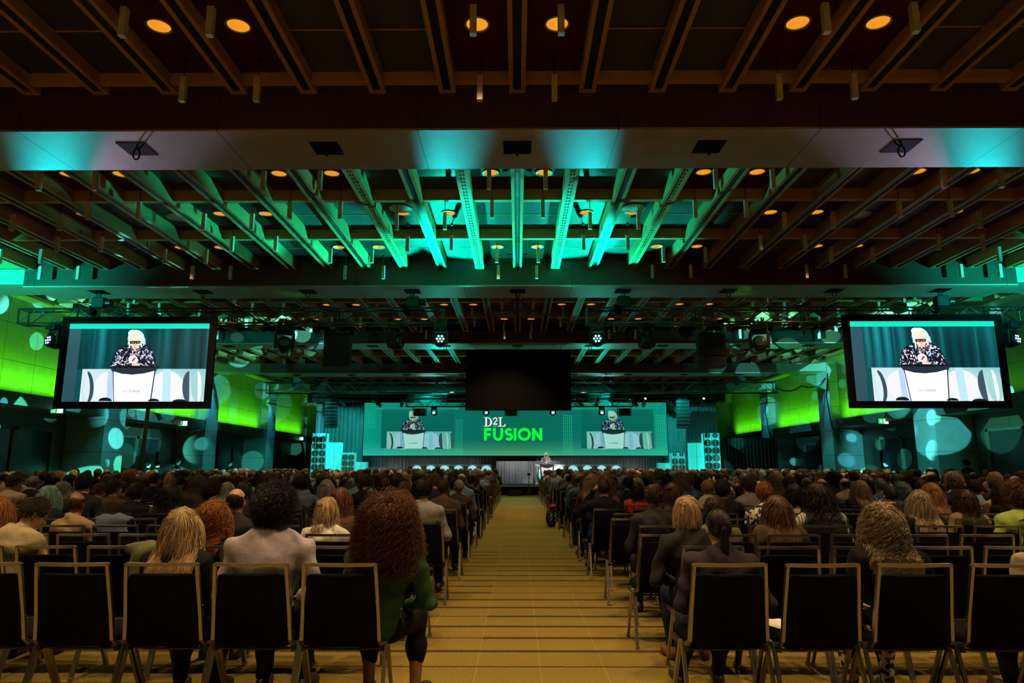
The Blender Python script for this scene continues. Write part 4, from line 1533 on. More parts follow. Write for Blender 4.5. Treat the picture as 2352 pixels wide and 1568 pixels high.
# ------------------------------------------------------------------ figures: one continuous skin from blended volumes
class Sdf:
    def __init__(s, lo, hi, h):
        s.h = h
        s.lo = np.array(lo, float)
        s.n = np.ceil((np.array(hi) - s.lo) / h).astype(int) + 1
        s.ax = [s.lo[i] + h * np.arange(s.n[i]) for i in range(3)]
        s.F = np.full(s.n, 1.0, np.float32)

    def _sub(s, lo, hi, m):
        i0 = np.maximum(0, np.floor((np.array(lo) - m - s.lo) / s.h).astype(int))
        i1 = np.minimum(s.n, np.ceil((np.array(hi) + m - s.lo) / s.h).astype(int) + 1)
        if (i1 <= i0).any():
            return None, None
        sl = tuple(slice(a, b) for a, b in zip(i0, i1))
        g = np.meshgrid(*[s.ax[i][sl[i]] for i in range(3)], indexing='ij')
        return sl, np.stack(g, -1)

    def _mix(s, sl, d, k):
        f = s.F[sl]
        if k <= 0:
            s.F[sl] = np.minimum(f, d)
        else:
            h = np.clip(0.5 + 0.5 * (f - d) / k, 0, 1)
            s.F[sl] = f + (d - f) * h - k * h * (1 - h)

    def cap(s, a, b, ra, rb=None, k=0.03):
        rb = ra if rb is None else rb
        a, b = np.array(a, float), np.array(b, float)
        m = max(ra, rb)
        sl, p = s._sub(np.minimum(a, b) - m, np.maximum(a, b) + m, 0.06)
        if sl is None:
            return s
        ab = b - a
        h = np.clip(((p - a) @ ab) / max(1e-9, ab @ ab), 0, 1)
        d = np.linalg.norm(p - a - h[..., None] * ab, axis=-1) - (ra + (rb - ra) * h)
        s._mix(sl, d.astype(np.float32), k)
        return s

    def ell(s, c, r, M=None, k=0.03):
        c, r = np.array(c, float), np.array(r, float)
        m = r.max()
        sl, p = s._sub(c - m, c + m, 0.06)
        if sl is None:
            return s
        q = p - c
        if M is not None:
            q = q @ np.array(M)
        k0 = np.linalg.norm(q / r, axis=-1)
        k1 = np.linalg.norm(q / (r * r), axis=-1) + 1e-9
        s._mix(sl, (k0 * (k0 - 1) / k1).astype(np.float32), k)
        return s

    def wrinkle(s, amp, seed, f=(30, 55)):
        rn = np.random.default_rng(seed)
        g = np.meshgrid(*s.ax, indexing='ij')
        w = np.zeros(s.n, np.float32)
        for i in range(7):
            d = rn.normal(size=3); d /= np.linalg.norm(d)
            fr = rn.uniform(*f)
            e = rn.normal(size=3); e /= np.linalg.norm(e)
            ph = 2.5 * np.sin(6 * (g[0] * e[0] + g[1] * e[1] + g[2] * e[2]) + rn.uniform(0, 6))
            w += np.sin(fr * (g[0] * d[0] + g[1] * d[1] + g[2] * d[2]) + ph).astype(np.float32)
        s.F += np.clip(amp * w / 2.6, -0.02, 0.008)
        return s

    def cut(s, n, o):
        """keep the side where (p-o).n < 0"""
        n = np.array(n, float)
        g = np.stack(np.meshgrid(*s.ax, indexing='ij'), -1)
        s.F = np.maximum(s.F, ((g - np.array(o)) @ n).astype(np.float32))
        return s

    def surface(s):
        F = s.F.copy()
        F[0] = F[-1] = 1; F[:, 0] = F[:, -1] = 1; F[:, :, 0] = F[:, :, -1] = 1
        ins = F < 0
        n = s.n
        acc = np.zeros((*(n - 1), 3), np.float32)
        cnt = np.zeros(n - 1, np.int32)
        idx = np.indices(n - 1).transpose(1, 2, 3, 0).astype(np.float32)
        C = [(i, j, k) for i in (0, 1) for j in (0, 1) for k in (0, 1)]

        def at_(A, c):
            return A[c[0]:n[0] - 1 + c[0], c[1]:n[1] - 1 + c[1], c[2]:n[2] - 1 + c[2]]
        for c in C:
            for ax in range(3):
                if c[ax] == 0:
                    d = list(c); d[ax] = 1
                    fa, fb = at_(F, c), at_(F, d)
                    x = (fa < 0) != (fb < 0)
                    if not x.any():
                        continue
                    t = fa[x] / (fa[x] - fb[x])
                    o = np.tile(np.array(c, np.float32), (t.size, 1))
                    o[:, ax] += t
                    acc[x] += o
                    cnt[x] += 1
        act = cnt > 0
        vid = np.full(n - 1, -1, np.int64)
        vid[act] = np.arange(act.sum())
        V = (idx[act] + acc[act] / cnt[act][:, None]) * s.h + s.lo
        Q = []
        for ax in range(3):
            b, c = (ax + 1) % 3, (ax + 2) % 3
            sa = [slice(None)] * 3; sb = [slice(None)] * 3
            sa[ax] = slice(0, n[ax] - 1); sb[ax] = slice(1, n[ax])
            ia, ib = ins[tuple(sa)], ins[tuple(sb)]
            X = np.argwhere(ia != ib)
            ok = (X[:, b] > 0) & (X[:, c] > 0) & (X[:, b] < n[b] - 1) & (X[:, c] < n[c] - 1)
            X = X[ok]
            fl = ia[tuple(X.T)]

            def g(db, dc):
                Y = X.copy(); Y[:, b] -= db; Y[:, c] -= dc
                return vid[tuple(Y.T)]
            q = np.stack([g(0, 0), g(1, 0), g(1, 1), g(0, 1)], 1)
            q[~fl] = q[~fl][:, ::-1]
            Q.append(q)
        Q = np.concatenate(Q)
        # one smoothing pass takes the grid out of the surface
        for _ in range(2):
            A = np.zeros_like(V); k = np.zeros(len(V))
            for i in range(4):
                j = (i + 1) % 4
                np.add.at(A, Q[:, i], V[Q[:, j]]); np.add.at(A, Q[:, j], V[Q[:, i]])
                np.add.at(k, Q[:, i], 1); np.add.at(k, Q[:, j], 1)
            V = V * 0.5 + 0.5 * A / np.maximum(k, 1)[:, None]
        return V, Q[:, ::-1]


def np_mesh(name, V, Q, mats, cols=None, attr='Col', smooth=True):
    me = bpy.data.meshes.new(name)
    nf, k = Q.shape
    me.vertices.add(len(V))
    me.vertices.foreach_set('co', np.ascontiguousarray(V, np.float32).ravel())
    me.loops.add(nf * k)
    me.loops.foreach_set('vertex_index', np.ascontiguousarray(Q, np.int32).ravel())
    me.polygons.add(nf)
    me.polygons.foreach_set('loop_start', np.arange(0, nf * k, k, dtype=np.int32))
    me.polygons.foreach_set('loop_total', np.full(nf, k, np.int32))
    if smooth:
        me.polygons.foreach_set('use_smooth', np.ones(nf, bool))
    for m in (mats if isinstance(mats, (list, tuple)) else [mats]):
        me.materials.append(m)
    if cols is not None:
        a = me.color_attributes.new(attr, 'FLOAT_COLOR', 'POINT')
        a.data.foreach_set('color', np.ascontiguousarray(cols, np.float32).ravel())
    me.update(calc_edges=True)
    me.validate()
    return me


def joints(pose):
    g = dict(lean=0.0, fwd=0.0, hy=0.0, hp=0.0, hr=0.0, arms='lap', legs='std', wide=1.0, stand=False, turn=0.0)
    g.update(pose)
    J = {}
    w = g['wide']
    if g['stand']:
        J['pel'] = (0, 0, 0.95); J['wai'] = (0, 0.0, 1.12); J['che'] = (0, -0.01, 1.30)
        J['nb'] = (0, 0.0, 1.46)
        for s, q in ((-1, 'l'), (1, 'r')):
            J['hip' + q] = (s * 0.09, 0, 0.90); J['kne' + q] = (s * 0.10, 0.03, 0.49); J['ank' + q] = (s * 0.11, -0.02, 0.09)
            J['toe' + q] = (s * 0.14, 0.14, 0.045)
            J['sho' + q] = (s * 0.175 * w, -0.01, 1.375)
    else:
        l, f = g['lean'], g['fwd']
        J['pel'] = (0, 0.0, 0.57); J['wai'] = (l * 0.35, -0.01 + f * 0.3, 0.74); J['che'] = (l * 0.75, -0.035 + f * 0.7, 0.92)
        J['nb'] = (l, -0.01 + f, 1.055)
        for s, q in ((-1, 'l'), (1, 'r')):
            J['hip' + q] = (s * 0.09, 0.04, 0.545); J['kne' + q] = (s * 0.13, 0.45, 0.53); J['ank' + q] = (s * 0.13, 0.43, 0.09)
            J['toe' + q] = (s * 0.16, 0.58, 0.045)
            J['sho' + q] = (l * 0.95 + s * 0.168 * w, -0.025 + f * 0.95 + s * g['turn'], 0.972)
        if g['legs'] == 'cross':
            J['kner'] = (0.03, 0.47, 0.60); J['ankr'] = (-0.16, 0.56, 0.33); J['toer'] = (-0.25, 0.66, 0.30)
        if g['legs'] == 'out':
            J['kner'] = (0.22, 0.40, 0.52); J['ankr'] = (0.23, 0.33, 0.09); J['toer'] = (0.30, 0.46, 0.045)
            J['knel'] = (-0.12, 0.42, 0.53); J['ankl'] = (-0.10, 0.36, 0.09); J['toel'] = (-0.12, 0.50, 0.045)
        if g['legs'] == 'stretch':
            J['ankl'] = (-0.16, 0.62, 0.10); J['toel'] = (-0.18, 0.76, 0.07); J['ankr'] = (0.12, 0.66, 0.10); J['toer'] = (0.14, 0.80, 0.07)
    for s, q in ((-1, 'l'), (1, 'r')):
        S0 = np.array(J['sho' + q])
        if g['stand']:
            if g['arms'] == 'front':
                J['elb' + q] = S0 + (s * 0.07, 0.06, -0.28); J['wri' + q] = (s * 0.05, 0.33, 1.13)
            else:
                J['elb' + q] = S0 + (s * 0.07, -0.01, -0.30); J['wri' + q] = S0 + (s * 0.06, 0.10, -0.53)
            continue
        J['elb' + q] = S0 + (s * 0.085, 0.04, -0.27)
        J['wri' + q] = (s * 0.10, 0.29, 0.64)
        if g['arms'] == 'cross':
            J['elb' + q] = S0 + (s * 0.06, 0.12, -0.24); J['wri' + q] = (J['che'][0] - s * 0.10, 0.20, 0.83)
        if g['arms'] == 'thigh':
            J['elb' + q] = S0 + (s * 0.10, 0.02, -0.27); J['wri' + q] = (s * 0.15, 0.26, 0.645)
        if g['arms'] == 'phone':
            J['elb' + q] = S0 + (s * 0.05, 0.08, -0.26); J['wri' + q] = (s * 0.07 + J['che'][0] * 0.5, 0.31, 0.76)
        if g['arms'] == 'chin' and s > 0:
            J['elb' + q] = S0 + (0.08, 0.16, -0.20); J['wri' + q] = np.array(J['nb']) + (0.10, 0.13, 0.06)
        if g['arms'] == 'ear' and s < 0:
            J['elb' + q] = S0 + (-0.17, 0.12, -0.10); J['wri' + q] = np.array(J['nb']) + (-0.14, 0.09, 0.12)
    J = {k: np.array(v, float) for k, v in J.items()}
    M = (Matrix.Rotation(g['hy'], 3, 'Z') @ Matrix.Rotation(-g['hp'], 3, 'X') @ Matrix.Rotation(g['hr'], 3, 'Y'))
    J['hc'] = J['nb'] + np.array(M @ Vector((0, 0.03, 0.15)))
    J['M'] = M
    return J, g


def figure(pose, seed=0, h=0.0125, female=False, skirt=False, sleeves='long', loose=1.0):
    """returns meshes (V, Q) for skin, top, trousers, shoes and the head matrix"""
    J, g = joints(pose)
    w = g['wide']
    st = g['stand']
    M = J['M']
    hc = J['hc']
    Hm = lambda *p: hc + np.array(M @ Vector(p))
    lo = (-0.50, -0.24, -0.02); hi = (0.50, 0.92, 1.46)
    if st:
        lo = (-0.42, -0.30, -0.02); hi = (0.42, 0.55, 1.82)
    zoff = 0.0
    B = Sdf(lo, hi, h)
    cw = 0.165 * w if not female else 0.150 * w

    def torso(D, i=0.0, k=0.05):
        D.ell(J['pel'] + (0, 0.015, 0.0), (0.165 * (1.04 if female else 1) + i, 0.13 + i, 0.115 + i), k=k)
        D.ell(J['wai'], (0.137 * w * (0.93 if female else 1) + i, 0.10 + i, 0.13 + i), k=k)
        D.ell(J['che'], (cw + i, 0.108 + i, 0.165 + i), k=k)
        if female:
            D.ell(J['che'] + (0, 0.07, -0.01), (0.12 + i, 0.07 + i, 0.07 + i), k=k)
        for q in 'lr':
            D.cap(J['sho' + q], J['nb'] + (0, -0.01, -0.03), 0.044 + i, 0.050 + i, k)
            D.cap(J['sho' + q] + (0, 0, -0.01), J['che'], 0.045 + i, 0.085 + i, k)

    def legs(D, i=0.0, k=0.04, to=1.0):
        for q in 'lr':
            hp, kn, an = J['hip' + q], J['kne' + q], J['ank' + q]
            D.cap(hp, kn, 0.088 + i, 0.058 + i, k)
            D.cap(kn, kn + (an - kn) * 0.45, 0.056 + i, 0.052 + i, k)
            D.cap(kn + (an - kn) * 0.4, kn + (an - kn) * to, 0.053 + i, 0.038 + i, k)

    def arms(D, i=0.0, k=0.03, to=1.0):
        for q in 'lr':
            a, b, c = J['sho' + q], J['elb' + q], J['wri' + q]
            D.cap(a, b, 0.044 * min(w, 1.1) + i, 0.036 + i, k)
            if to > 0.5:
                D.cap(b, b + (c - b) * (to - 0.02), 0.037 + i, 0.026 + i, k)

    def feet(D, i=0.0, k=0.02):
        for q in 'lr':
            an, to = J['ank' + q], J['toe' + q]
            he = an + np.array((0, -0.03, -0.045))
            D.cap(an, he, 0.036 + i, 0.034 + i, k)
            D.cap(he, to, 0.034 + i, 0.036 + i, k)
            D.ell(to + (an - to) * 0.25, (0.042 + i, 0.07 + i, 0.034 + i), k=k)
    torso(B); legs(B); arms(B); feet(B)
    # neck and head
    B.cap(J['nb'] + (0, -0.005, -0.06), hc + (hc - J['nb']) * 0.05, 0.056 if not female else 0.050, 0.054 if not female else 0.048, 0.03)
    hs = 1.0
    Mn = np.array(M)
    B.ell(Hm(0, -0.012, 0.022), (0.076, 0.096, 0.098), Mn, 0.02)
    B.ell(Hm(0, 0.030, -0.045), (0.058, 0.064, 0.078), Mn, 0.025)
    B.cap(Hm(0, 0.068, -0.105), Hm(0, 0.074, -0.100), 0.022, 0.022, 0.03)
    B.cap(Hm(0, 0.088, 0.004), Hm(0, 0.112, -0.034), 0.009, 0.0135, 0.012)
    B.cap(Hm(-0.024, 0.086, -0.066), Hm(0.024, 0.086, -0.066), 0.009, 0.009, 0.012)
    for s in (-1, 1):
        B.cap(Hm(s * 0.014, 0.082, 0.022), Hm(s * 0.05, 0.064, 0.020), 0.009, 0.008, 0.015)
        B.ell(Hm(s * 0.036, 0.062, -0.028), (0.022, 0.02, 0.018), Mn, 0.015)
        Me = np.array(M @ Matrix.Rotation(s * R(-22), 3, 'Z'))
        B.ell(Hm(s * 0.079, -0.008, -0.016), (0.010, 0.020, 0.034), Me, 0.008)
    # hands: palm, four fingers, thumb
    for s, q in ((-1, 'l'), (1, 'r')):
        a, b = J['elb' + q], J['wri' + q]
        d = b - a; d /= np.linalg.norm(d)
        up = np.array((0, 0, 1.0)); sd = np.cross(d, up); sd /= np.linalg.norm(sd) + 1e-9
        nr = np.cross(sd, d)
        pc = b + d * 0.05
        Mh = np.stack([sd, d, nr], 1)
        B.ell(pc, (0.040, 0.055, 0.017), Mh, 0.015)
        for i, (off, ln) in enumerate(((-0.030, 0.060), (-0.011, 0.070), (0.010, 0.066), (0.029, 0.052))):
            p0 = pc + sd * off + d * 0.040
            p1 = p0 + d * ln * 0.55 - nr * 0.012
            p2 = p1 + d * ln * 0.25 - nr * ln * 0.45
            B.cap(p0, p1, 0.0088, 0.0082, 0.004); B.cap(p1, p2, 0.0082, 0.007, 0.004)
        ts = -s
        p0 = pc + sd * 0.030 * ts * (1 if s > 0 else 1) - d * 0.02
        p1 = p0 + sd * 0.030 * ts + d * 0.030 - nr * 0.01
        B.cap(p0, p1, 0.012, 0.010, 0.008); B.cap(p1, p1 + d * 0.03, 0.010, 0.008, 0.004)
    out = {'skin': B.surface()}
    T = Sdf(lo, hi, h)
    i = 0.016 * loose
    torso(T, i * 0.9, 0.05)
    arms(T, i * 0.85, 0.03, {'long': 0.96, 'short': 0.3}[sleeves])
    if sleeves == 'short':
        pass
    T.wrinkle(0.013 if h < 0.0135 else 0.008, seed, (22, 60))
    zc = J['pel'][2] - (0.085 if not st else 0.06)
    T.cut((0, 0.25, -1), (0, 0, zc))
    up = (J['nb'] - J['che']); up /= np.linalg.norm(up)
    D = Sdf(lo, hi, h)
    D.cap(J['nb'] + (0, 0.03, 0.0), J['nb'] + (0, 0.05, 0.2), 0.062, 0.09, 0)
    T.F = np.maximum(T.F, -D.F)
    # collar
    T.cap(J['nb'] + (-0.05, 0.01, 0.0), J['nb'] + (-0.03, -0.055, 0.012), 0.012, 0.014, 0.015)
    T.cap(J['nb'] + (-0.03, -0.055, 0.012), J['nb'] + (0.03, -0.055, 0.012), 0.014, 0.014, 0.015)
    T.cap(J['nb'] + (0.05, 0.01, 0.0), J['nb'] + (0.03, -0.055, 0.012), 0.012, 0.014, 0.015)
    out['top'] = T.surface()
    L = Sdf((lo[0], lo[1], lo[2]), (hi[0], hi[1], (0.72 if not st else 1.08)), h)
    L.ell(J['pel'] + (0, 0.015, -0.01), (0.172, 0.136, 0.112), k=0.05)
    legs(L, 0.012, 0.05, 0.93 if not skirt else 0.62)
    L.wrinkle(0.004, seed + 5)
    out['trousers'] = L.surface()
    for q in 'lr':
        an, to = J['ank' + q], J['toe' + q]
        lo_ = np.minimum(an, to) - 0.14; hi_ = np.maximum(an, to) + 0.14
        lo_[2] = max(lo_[2], -0.02); hi_[2] = an[2] + 0.07
        D = Sdf(lo_, hi_, min(h, 0.0125))
        feet(D, 0.008)
        if an[2] < 0.2:
            D.cut((0, 0, -1), (0, 0, 0.004))
        c_ = (an + to) / 2
        D.cut((-1, 0, 0) if q == 'r' else (1, 0, 0), ((J['toel'][0] + J['toer'][0] + J['ankl'][0] + J['ankr'][0]) / 4 if g['legs'] != 'cross' else (c_[0] - 0.12 if q == 'r' else c_[0] + 0.12), 0, 0))
        out['shoe_' + q] = D.surface()
    HM = Matrix.Translation(Vector(hc)) @ M.to_4x4()
    return out, HM


# ------------------------------------------------------------------ hair: a cap on the skull plus a few hundred locks
def hair(style, seed, fine=1.6):
    rn = np.random.default_rng(seed)
    # n, length, thickness, curl amplitude, curl turns per m, radius, spread out, segments
    P = {'short': (420, 0.050, 0.010, 0.004, 18, 0.0060, 0.25, 5), 'crop': (380, 0.024, 0.003, 0.002, 10, 0.0055, 0.10, 4),
         'bald': (150, 0.022, 0.002, 0.001, 10, 0.0055, 0.05, 4), 'bob': (520, 0.25, 0.020, 0.004, 6, 0.0062, 0.10, 12),
         'long': (560, 0.42, 0.022, 0.008, 5, 0.0062, 0.12, 16), 'wavy': (560, 0.40, 0.045, 0.028, 13, 0.0060, 0.30, 22),
         'curly': (1300, 0.34, 0.095, 0.015, 24, 0.0046, 0.55, 28), 'afro': (800, 0.085, 0.026, 0.012, 40, 0.0050, 0.75, 12),
         'tied': (380, 0.13, 0.006, 0.002, 8, 0.0058, 0.0, 9), 'pony': (380, 0.13, 0.006, 0.002, 8, 0.0058, 0.0, 9),
         'bowl': (620, 0.17, 0.022, 0.002, 6, 0.0060, 0.05, 11), 'longblack': (620, 0.62, 0.030, 0.016, 7, 0.0065, 0.2, 20)}[style]
    n, Ln, th, amp, fq, rad, vol, ns = P
    n = int(n * fine ** 1.6); rad = rad / fine
    c = np.array((0, -0.012, 0.022)); r = np.array((0.079, 0.099, 0.101))
    d = rn.normal(size=(n * 3, 3))
    up_ = rn.random(n * 3) < (0.0 if style == 'bald' else 0.28)
    d[up_] = np.array((0.0, -0.45, 0.85)) + 0.42 * d[up_]
    d /= np.linalg.norm(d, axis=1)[:, None]
    x, y, z = d.T
    face = (y > 0.30) & (z < 0.50 - 0.1 * np.abs(x))
    ok = ~face & (z > -0.62) & ~((y > 0.05) & (z < -0.1))
    if style == 'bald':
        ok &= (z < 0.35) & (z > -0.55)
    if style in ('crop', 'short'):
        ok &= z > -0.52
    d = d[ok][:n]
    n = len(d)
    p = c + d * r * 1.0
    nrm = d / r; nrm /= np.linalg.norm(nrm, axis=1)[:, None]
    crown = np.array((0.0, -0.55, 0.83))
    part = np.sign(d[:, 0] + 0.12) * (d[:, 1] > -0.5)
    flow = d - crown
    flow[:, 0] += (0.15 if style == 'wavy' else 0.4) * part
    flow += rn.normal(size=flow.shape) * 0.15
    if style in ('tied', 'pony'):
        flow = np.array((0, -0.105, 0.0)) - p
    flow -= nrm * (flow * nrm).sum(1)[:, None]
    v = flow / (np.linalg.norm(flow, axis=1)[:, None] + 1e-6) + nrm * (0.15 + vol)
    v /= np.linalg.norm(v, axis=1)[:, None]
    Ls = Ln * rn.uniform(0.82, 1.05, n)
    if style in ('long', 'wavy', 'bob', 'bowl', 'longblack', 'curly'):
        # ends meet at a common level rather than equal lengths
        endz = -Ln + 0.10 + rn.normal(size=n) * 0.018
        Ls = np.clip((p[:, 2] - endz) * 1.05 + 0.02, 0.10, Ln + 0.12)
        if style == 'curly':
            Ls = np.clip(Ls, 0.16, 0.40) * rn.uniform(0.75, 1.0, n)
    pts = [p.copy()]
    g = np.array((0, 0, -1.0))
    lay = rn.uniform(0.15, 1.0, n) * th
    for i in range(ns):
        ds = (Ls / ns)[:, None]
        u = i / ns
        gk = {'short': 0.12, 'crop': 0.1, 'bald': 0.1, 'afro': 0.05, 'curly': 0.30, 'tied': 0.0, 'pony': 0.0}.get(style, 0.45)
        if style in ('tied', 'pony'):
            t = np.array((0, -0.118, 0.0)) - p
            v = v * 0.6 + 0.4 * t / (np.linalg.norm(t, axis=1)[:, None] + 0.01)
        q = (p - c) / r
        out = q / (np.linalg.norm(q, axis=1)[:, None] + 1e-6)
        v = v + g * gk + out * vol * 0.12 + rn.normal(size=v.shape) * 0.05
        v /= np.linalg.norm(v, axis=1)[:, None] + 1e-6
        p = p + v * ds
        rr = r + lay[:, None] * min(1, 0.4 + 2 * u)
        q = (p - c) / rr
        k = np.linalg.norm(q, axis=1)
        push = k < 1
        p[push] = c + (p[push] - c) / k[push][:, None]
        # keep clear of the face, neck and shoulders
        fr = (p[:, 1] > 0.03) & (p[:, 2] < 0.045)
        p[fr, 0] = np.where(np.abs(p[fr, 0]) < 0.082, np.sign(p[fr, 0] + 1e-4) * 0.084, p[fr, 0])
        low = p[:, 2] < -0.09
        tc, tr = np.array((0, -0.035, -0.37)), np.array((0.26, 0.165, 0.255))
        q = (p - tc) / tr
        k = np.linalg.norm(q, axis=1)
        push = low & (k < 1)
        sgn = np.where(p[push, 1] < 0.02, -1.0, 1.0)
        p[push, 1] = tc[1] + sgn * tr[1] * np.sqrt(np.clip(1 - (((p[push] - tc) / tr)[:, [0, 2]] ** 2).sum(1), 0.02, 1)) * 1.02
        pts.append(p.copy())
    X = np.stack(pts, 1)
    for _ in range(2):
        X[:, 1:-1] = 0.5 * X[:, 1:-1] + 0.25 * (X[:, :-2] + X[:, 2:])
    m = ns + 1
    T = np.gradient(X, axis=1)
    T /= np.linalg.norm(T, axis=2)[..., None] + 1e-9
    ref = np.where(np.abs(T[..., 2:3]) > 0.9, np.array((1.0, 0, 0)), np.array((0, 0, 1.0)))
    e1 = np.cross(T, ref); e1 /= np.linalg.norm(e1, axis=2)[..., None] + 1e-9
    e2 = np.cross(T, e1)
    s = np.linspace(0, 1, m)[None, :]
    ph = rn.uniform(0, 2 * pi, (n, 1)) + 2 * pi * fq * s * Ls[:, None] * rn.uniform(0.85, 1.15, (n, 1))
    am = amp * np.minimum(1, s * 3) * rn.uniform(0.6, 1.3, (n, 1))
    X = X + e1 * (am * np.cos(ph))[..., None] + e2 * (am * np.sin(ph))[..., None]
    tp = rad * (1.0 - 0.65 * s ** 2) * rn.uniform(0.75, 1.25, (n, 1))
    ks = 3
    V = np.stack([X + (e1 * math.cos(2 * pi * j / ks) + e2 * math.sin(2 * pi * j / ks)) * tp[..., None] for j in range(ks)], 2).reshape(-1, 3)
    base = (np.arange(n)[:, None] * m + np.arange(m - 1)[None, :]) * ks
    Q = []
    for j in range(ks):
        k = (j + 1) % ks
        Q.append(np.stack([base + j, base + k, base + ks + k, base + ks + j], -1).reshape(-1, 4))
    Q = np.concatenate(Q)
    tone = np.repeat(np.clip(rn.normal(0.45, 0.28, n), 0, 1), m * ks)
    # cap
    cap = Sdf((-0.13, -0.15, -0.12), (0.13, 0.13, 0.16), 0.009)
    i = {'crop': 0.002, 'bald': -0.003}.get(style, 0.006)
    cap.ell(c, r + i, None, 0)
    F = Sdf((-0.13, -0.15, -0.12), (0.13, 0.13, 0.16), 0.009)
    F.ell((0, 0.115, -0.03), (0.082, 0.09, 0.11), None, 0)
    for s_ in (-1, 1):
        F.ell((s_ * 0.085, 0.0, -0.02), (0.03, 0.03, 0.045), None, 0)
    if style == 'bald':
        F.ell((0, 0.02, 0.10), (0.11, 0.105, 0.075), None, 0)
    cap.F = np.maximum(cap.F, -F.F)
    cap.cut((0, 0.55, -1), (0, -0.03, -0.045))
    cv, cq = cap.surface()
    if style in ('pony', 'tied'):
        # bun or tail
        D = Sdf((-0.10, -0.26, -0.48), (0.10, 0.0, 0.12), 0.009)
        if style == 'tied':
            D.ell((0, -0.125, -0.01), (0.045, 0.038, 0.042), None, 0)
        else:
            D.cap((0, -0.105, 0.02), (0, -0.135, -0.02), 0.022, 0.028, 0.02)
            D.cap((0, -0.135, -0.02), (0, -0.125, -0.20), 0.030, 0.026, 0.02)
            D.cap((0, -0.125, -0.20), (0, -0.140, -0.36), 0.026, 0.010, 0.02)
        D.wrinkle(0.004, seed, (60, 110))
        bv, bq = D.surface()
        cq = np.concatenate([cq, bq + len(cv)]); cv = np.concatenate([cv, bv])
    Q = np.concatenate([Q, cq + len(V)])
    V = np.concatenate([V, cv])
    tone = np.concatenate([tone, np.full(len(cv), 0.15)])
    cols = np.stack([tone, tone, tone, np.ones_like(tone)], 1)
    return V, Q, cols

# ------------------------------------------------------------------ the audience
HAIRC = {'black': ((0.004, 0.003, 0.003), (0.018, 0.013, 0.011)), 'dark': ((0.010, 0.006, 0.004), (0.07, 0.04, 0.022)),
         'brown': ((0.03, 0.015, 0.008), (0.17, 0.085, 0.04)), 'auburn': ((0.05, 0.014, 0.006), (0.19, 0.072, 0.030)),
         'red': ((0.10, 0.028, 0.008), (0.42, 0.15, 0.04)), 'blond': ((0.22, 0.13, 0.05), (0.68, 0.48, 0.24)),
         'ash': ((0.14, 0.10, 0.06), (0.42, 0.31, 0.19)), 'grey': ((0.12, 0.12, 0.12), (0.42, 0.42, 0.42)),
         'white': ((0.5, 0.5, 0.48), (0.9, 0.9, 0.88)), 'copper': ((0.12, 0.045, 0.015), (0.52, 0.26, 0.10)),
         'teal grey': ((0.06, 0.12, 0.12), (0.20, 0.36, 0.36))}
M_HAIR = oc_mat('hair', 0.42, hair=True)
M_CLOTH = oc_mat('cloth', 0.85, 0.12, 14, 0.7)
M_HAIR.node_tree.nodes['Principled BSDF'].inputs['Specular IOR Level'].default_value = 0.25
M_CLOTH.node_tree.nodes['Principled BSDF'].inputs['Specular IOR Level'].default_value = 0.15
M_SKIN = oc_mat('skin', 0.5, 0.06, 30)
TOPC = {'black': (0.006, 0.006, 0.007), 'charcoal': (0.020, 0.020, 0.023), 'navy': (0.012, 0.016, 0.04), 'grey': (0.22, 0.21, 0.22),
        'beige': (0.36, 0.29, 0.19), 'white': (0.62, 0.60, 0.56), 'olive': (0.10, 0.11, 0.05), 'green': (0.024, 0.07, 0.02),
        'orange': (0.55, 0.13, 0.02), 'pink': (0.55, 0.24, 0.22), 'blue': (0.03, 0.06, 0.30), 'light blue': (0.22, 0.38, 0.50),
        'brown': (0.065, 0.042, 0.024), 'lime': (0.36, 0.48, 0.10), 'red': (0.35, 0.04, 0.02), 'plum': (0.030, 0.024, 0.036),
        'tan': (0.28, 0.20, 0.11), 'denim': (0.08, 0.12, 0.19), 'lilac': (0.40, 0.36, 0.44)}
TM = {k: mat('cloth_' + k.replace(' ', '_'), v, 0.85, var=0.15, scale=40, bump=0.15) for k, v in TOPC.items()}


def print_mat(name, a, b, scale, lo, hi, stripes=False):
    m = mat(name, a, 0.85)
    N, L = m.node_tree.nodes, m.node_tree.links
    bs = N['Principled BSDF']
    tc = N.new('ShaderNodeTexCoord')
    if stripes:
        n = N.new('ShaderNodeTexWave'); n.inputs['Scale'].default_value = scale; n.inputs['Distortion'].default_value = 1.0
        out = n.outputs['Fac']
    else:
        n = N.new('ShaderNodeTexNoise'); n.inputs['Scale'].default_value = scale; n.inputs['Detail'].default_value = 1
        out = n.outputs['Fac']
    L.new(tc.outputs['Object'], n.inputs['Vector'])
    mr = N.new('ShaderNodeMapRange'); mr.inputs[1].default_value = lo; mr.inputs[2].default_value = hi
    L.new(out, mr.inputs[0])
    mx = N.new('ShaderNodeMix'); mx.data_type = 'RGBA'
    L.new(mr.outputs[0], mx.inputs['Factor'])
    mx.inputs['A'].default_value = (*a, 1); mx.inputs['B'].default_value = (*b, 1)
    L.new(mx.outputs['Result'], bs.inputs['Base Color'])
    return m


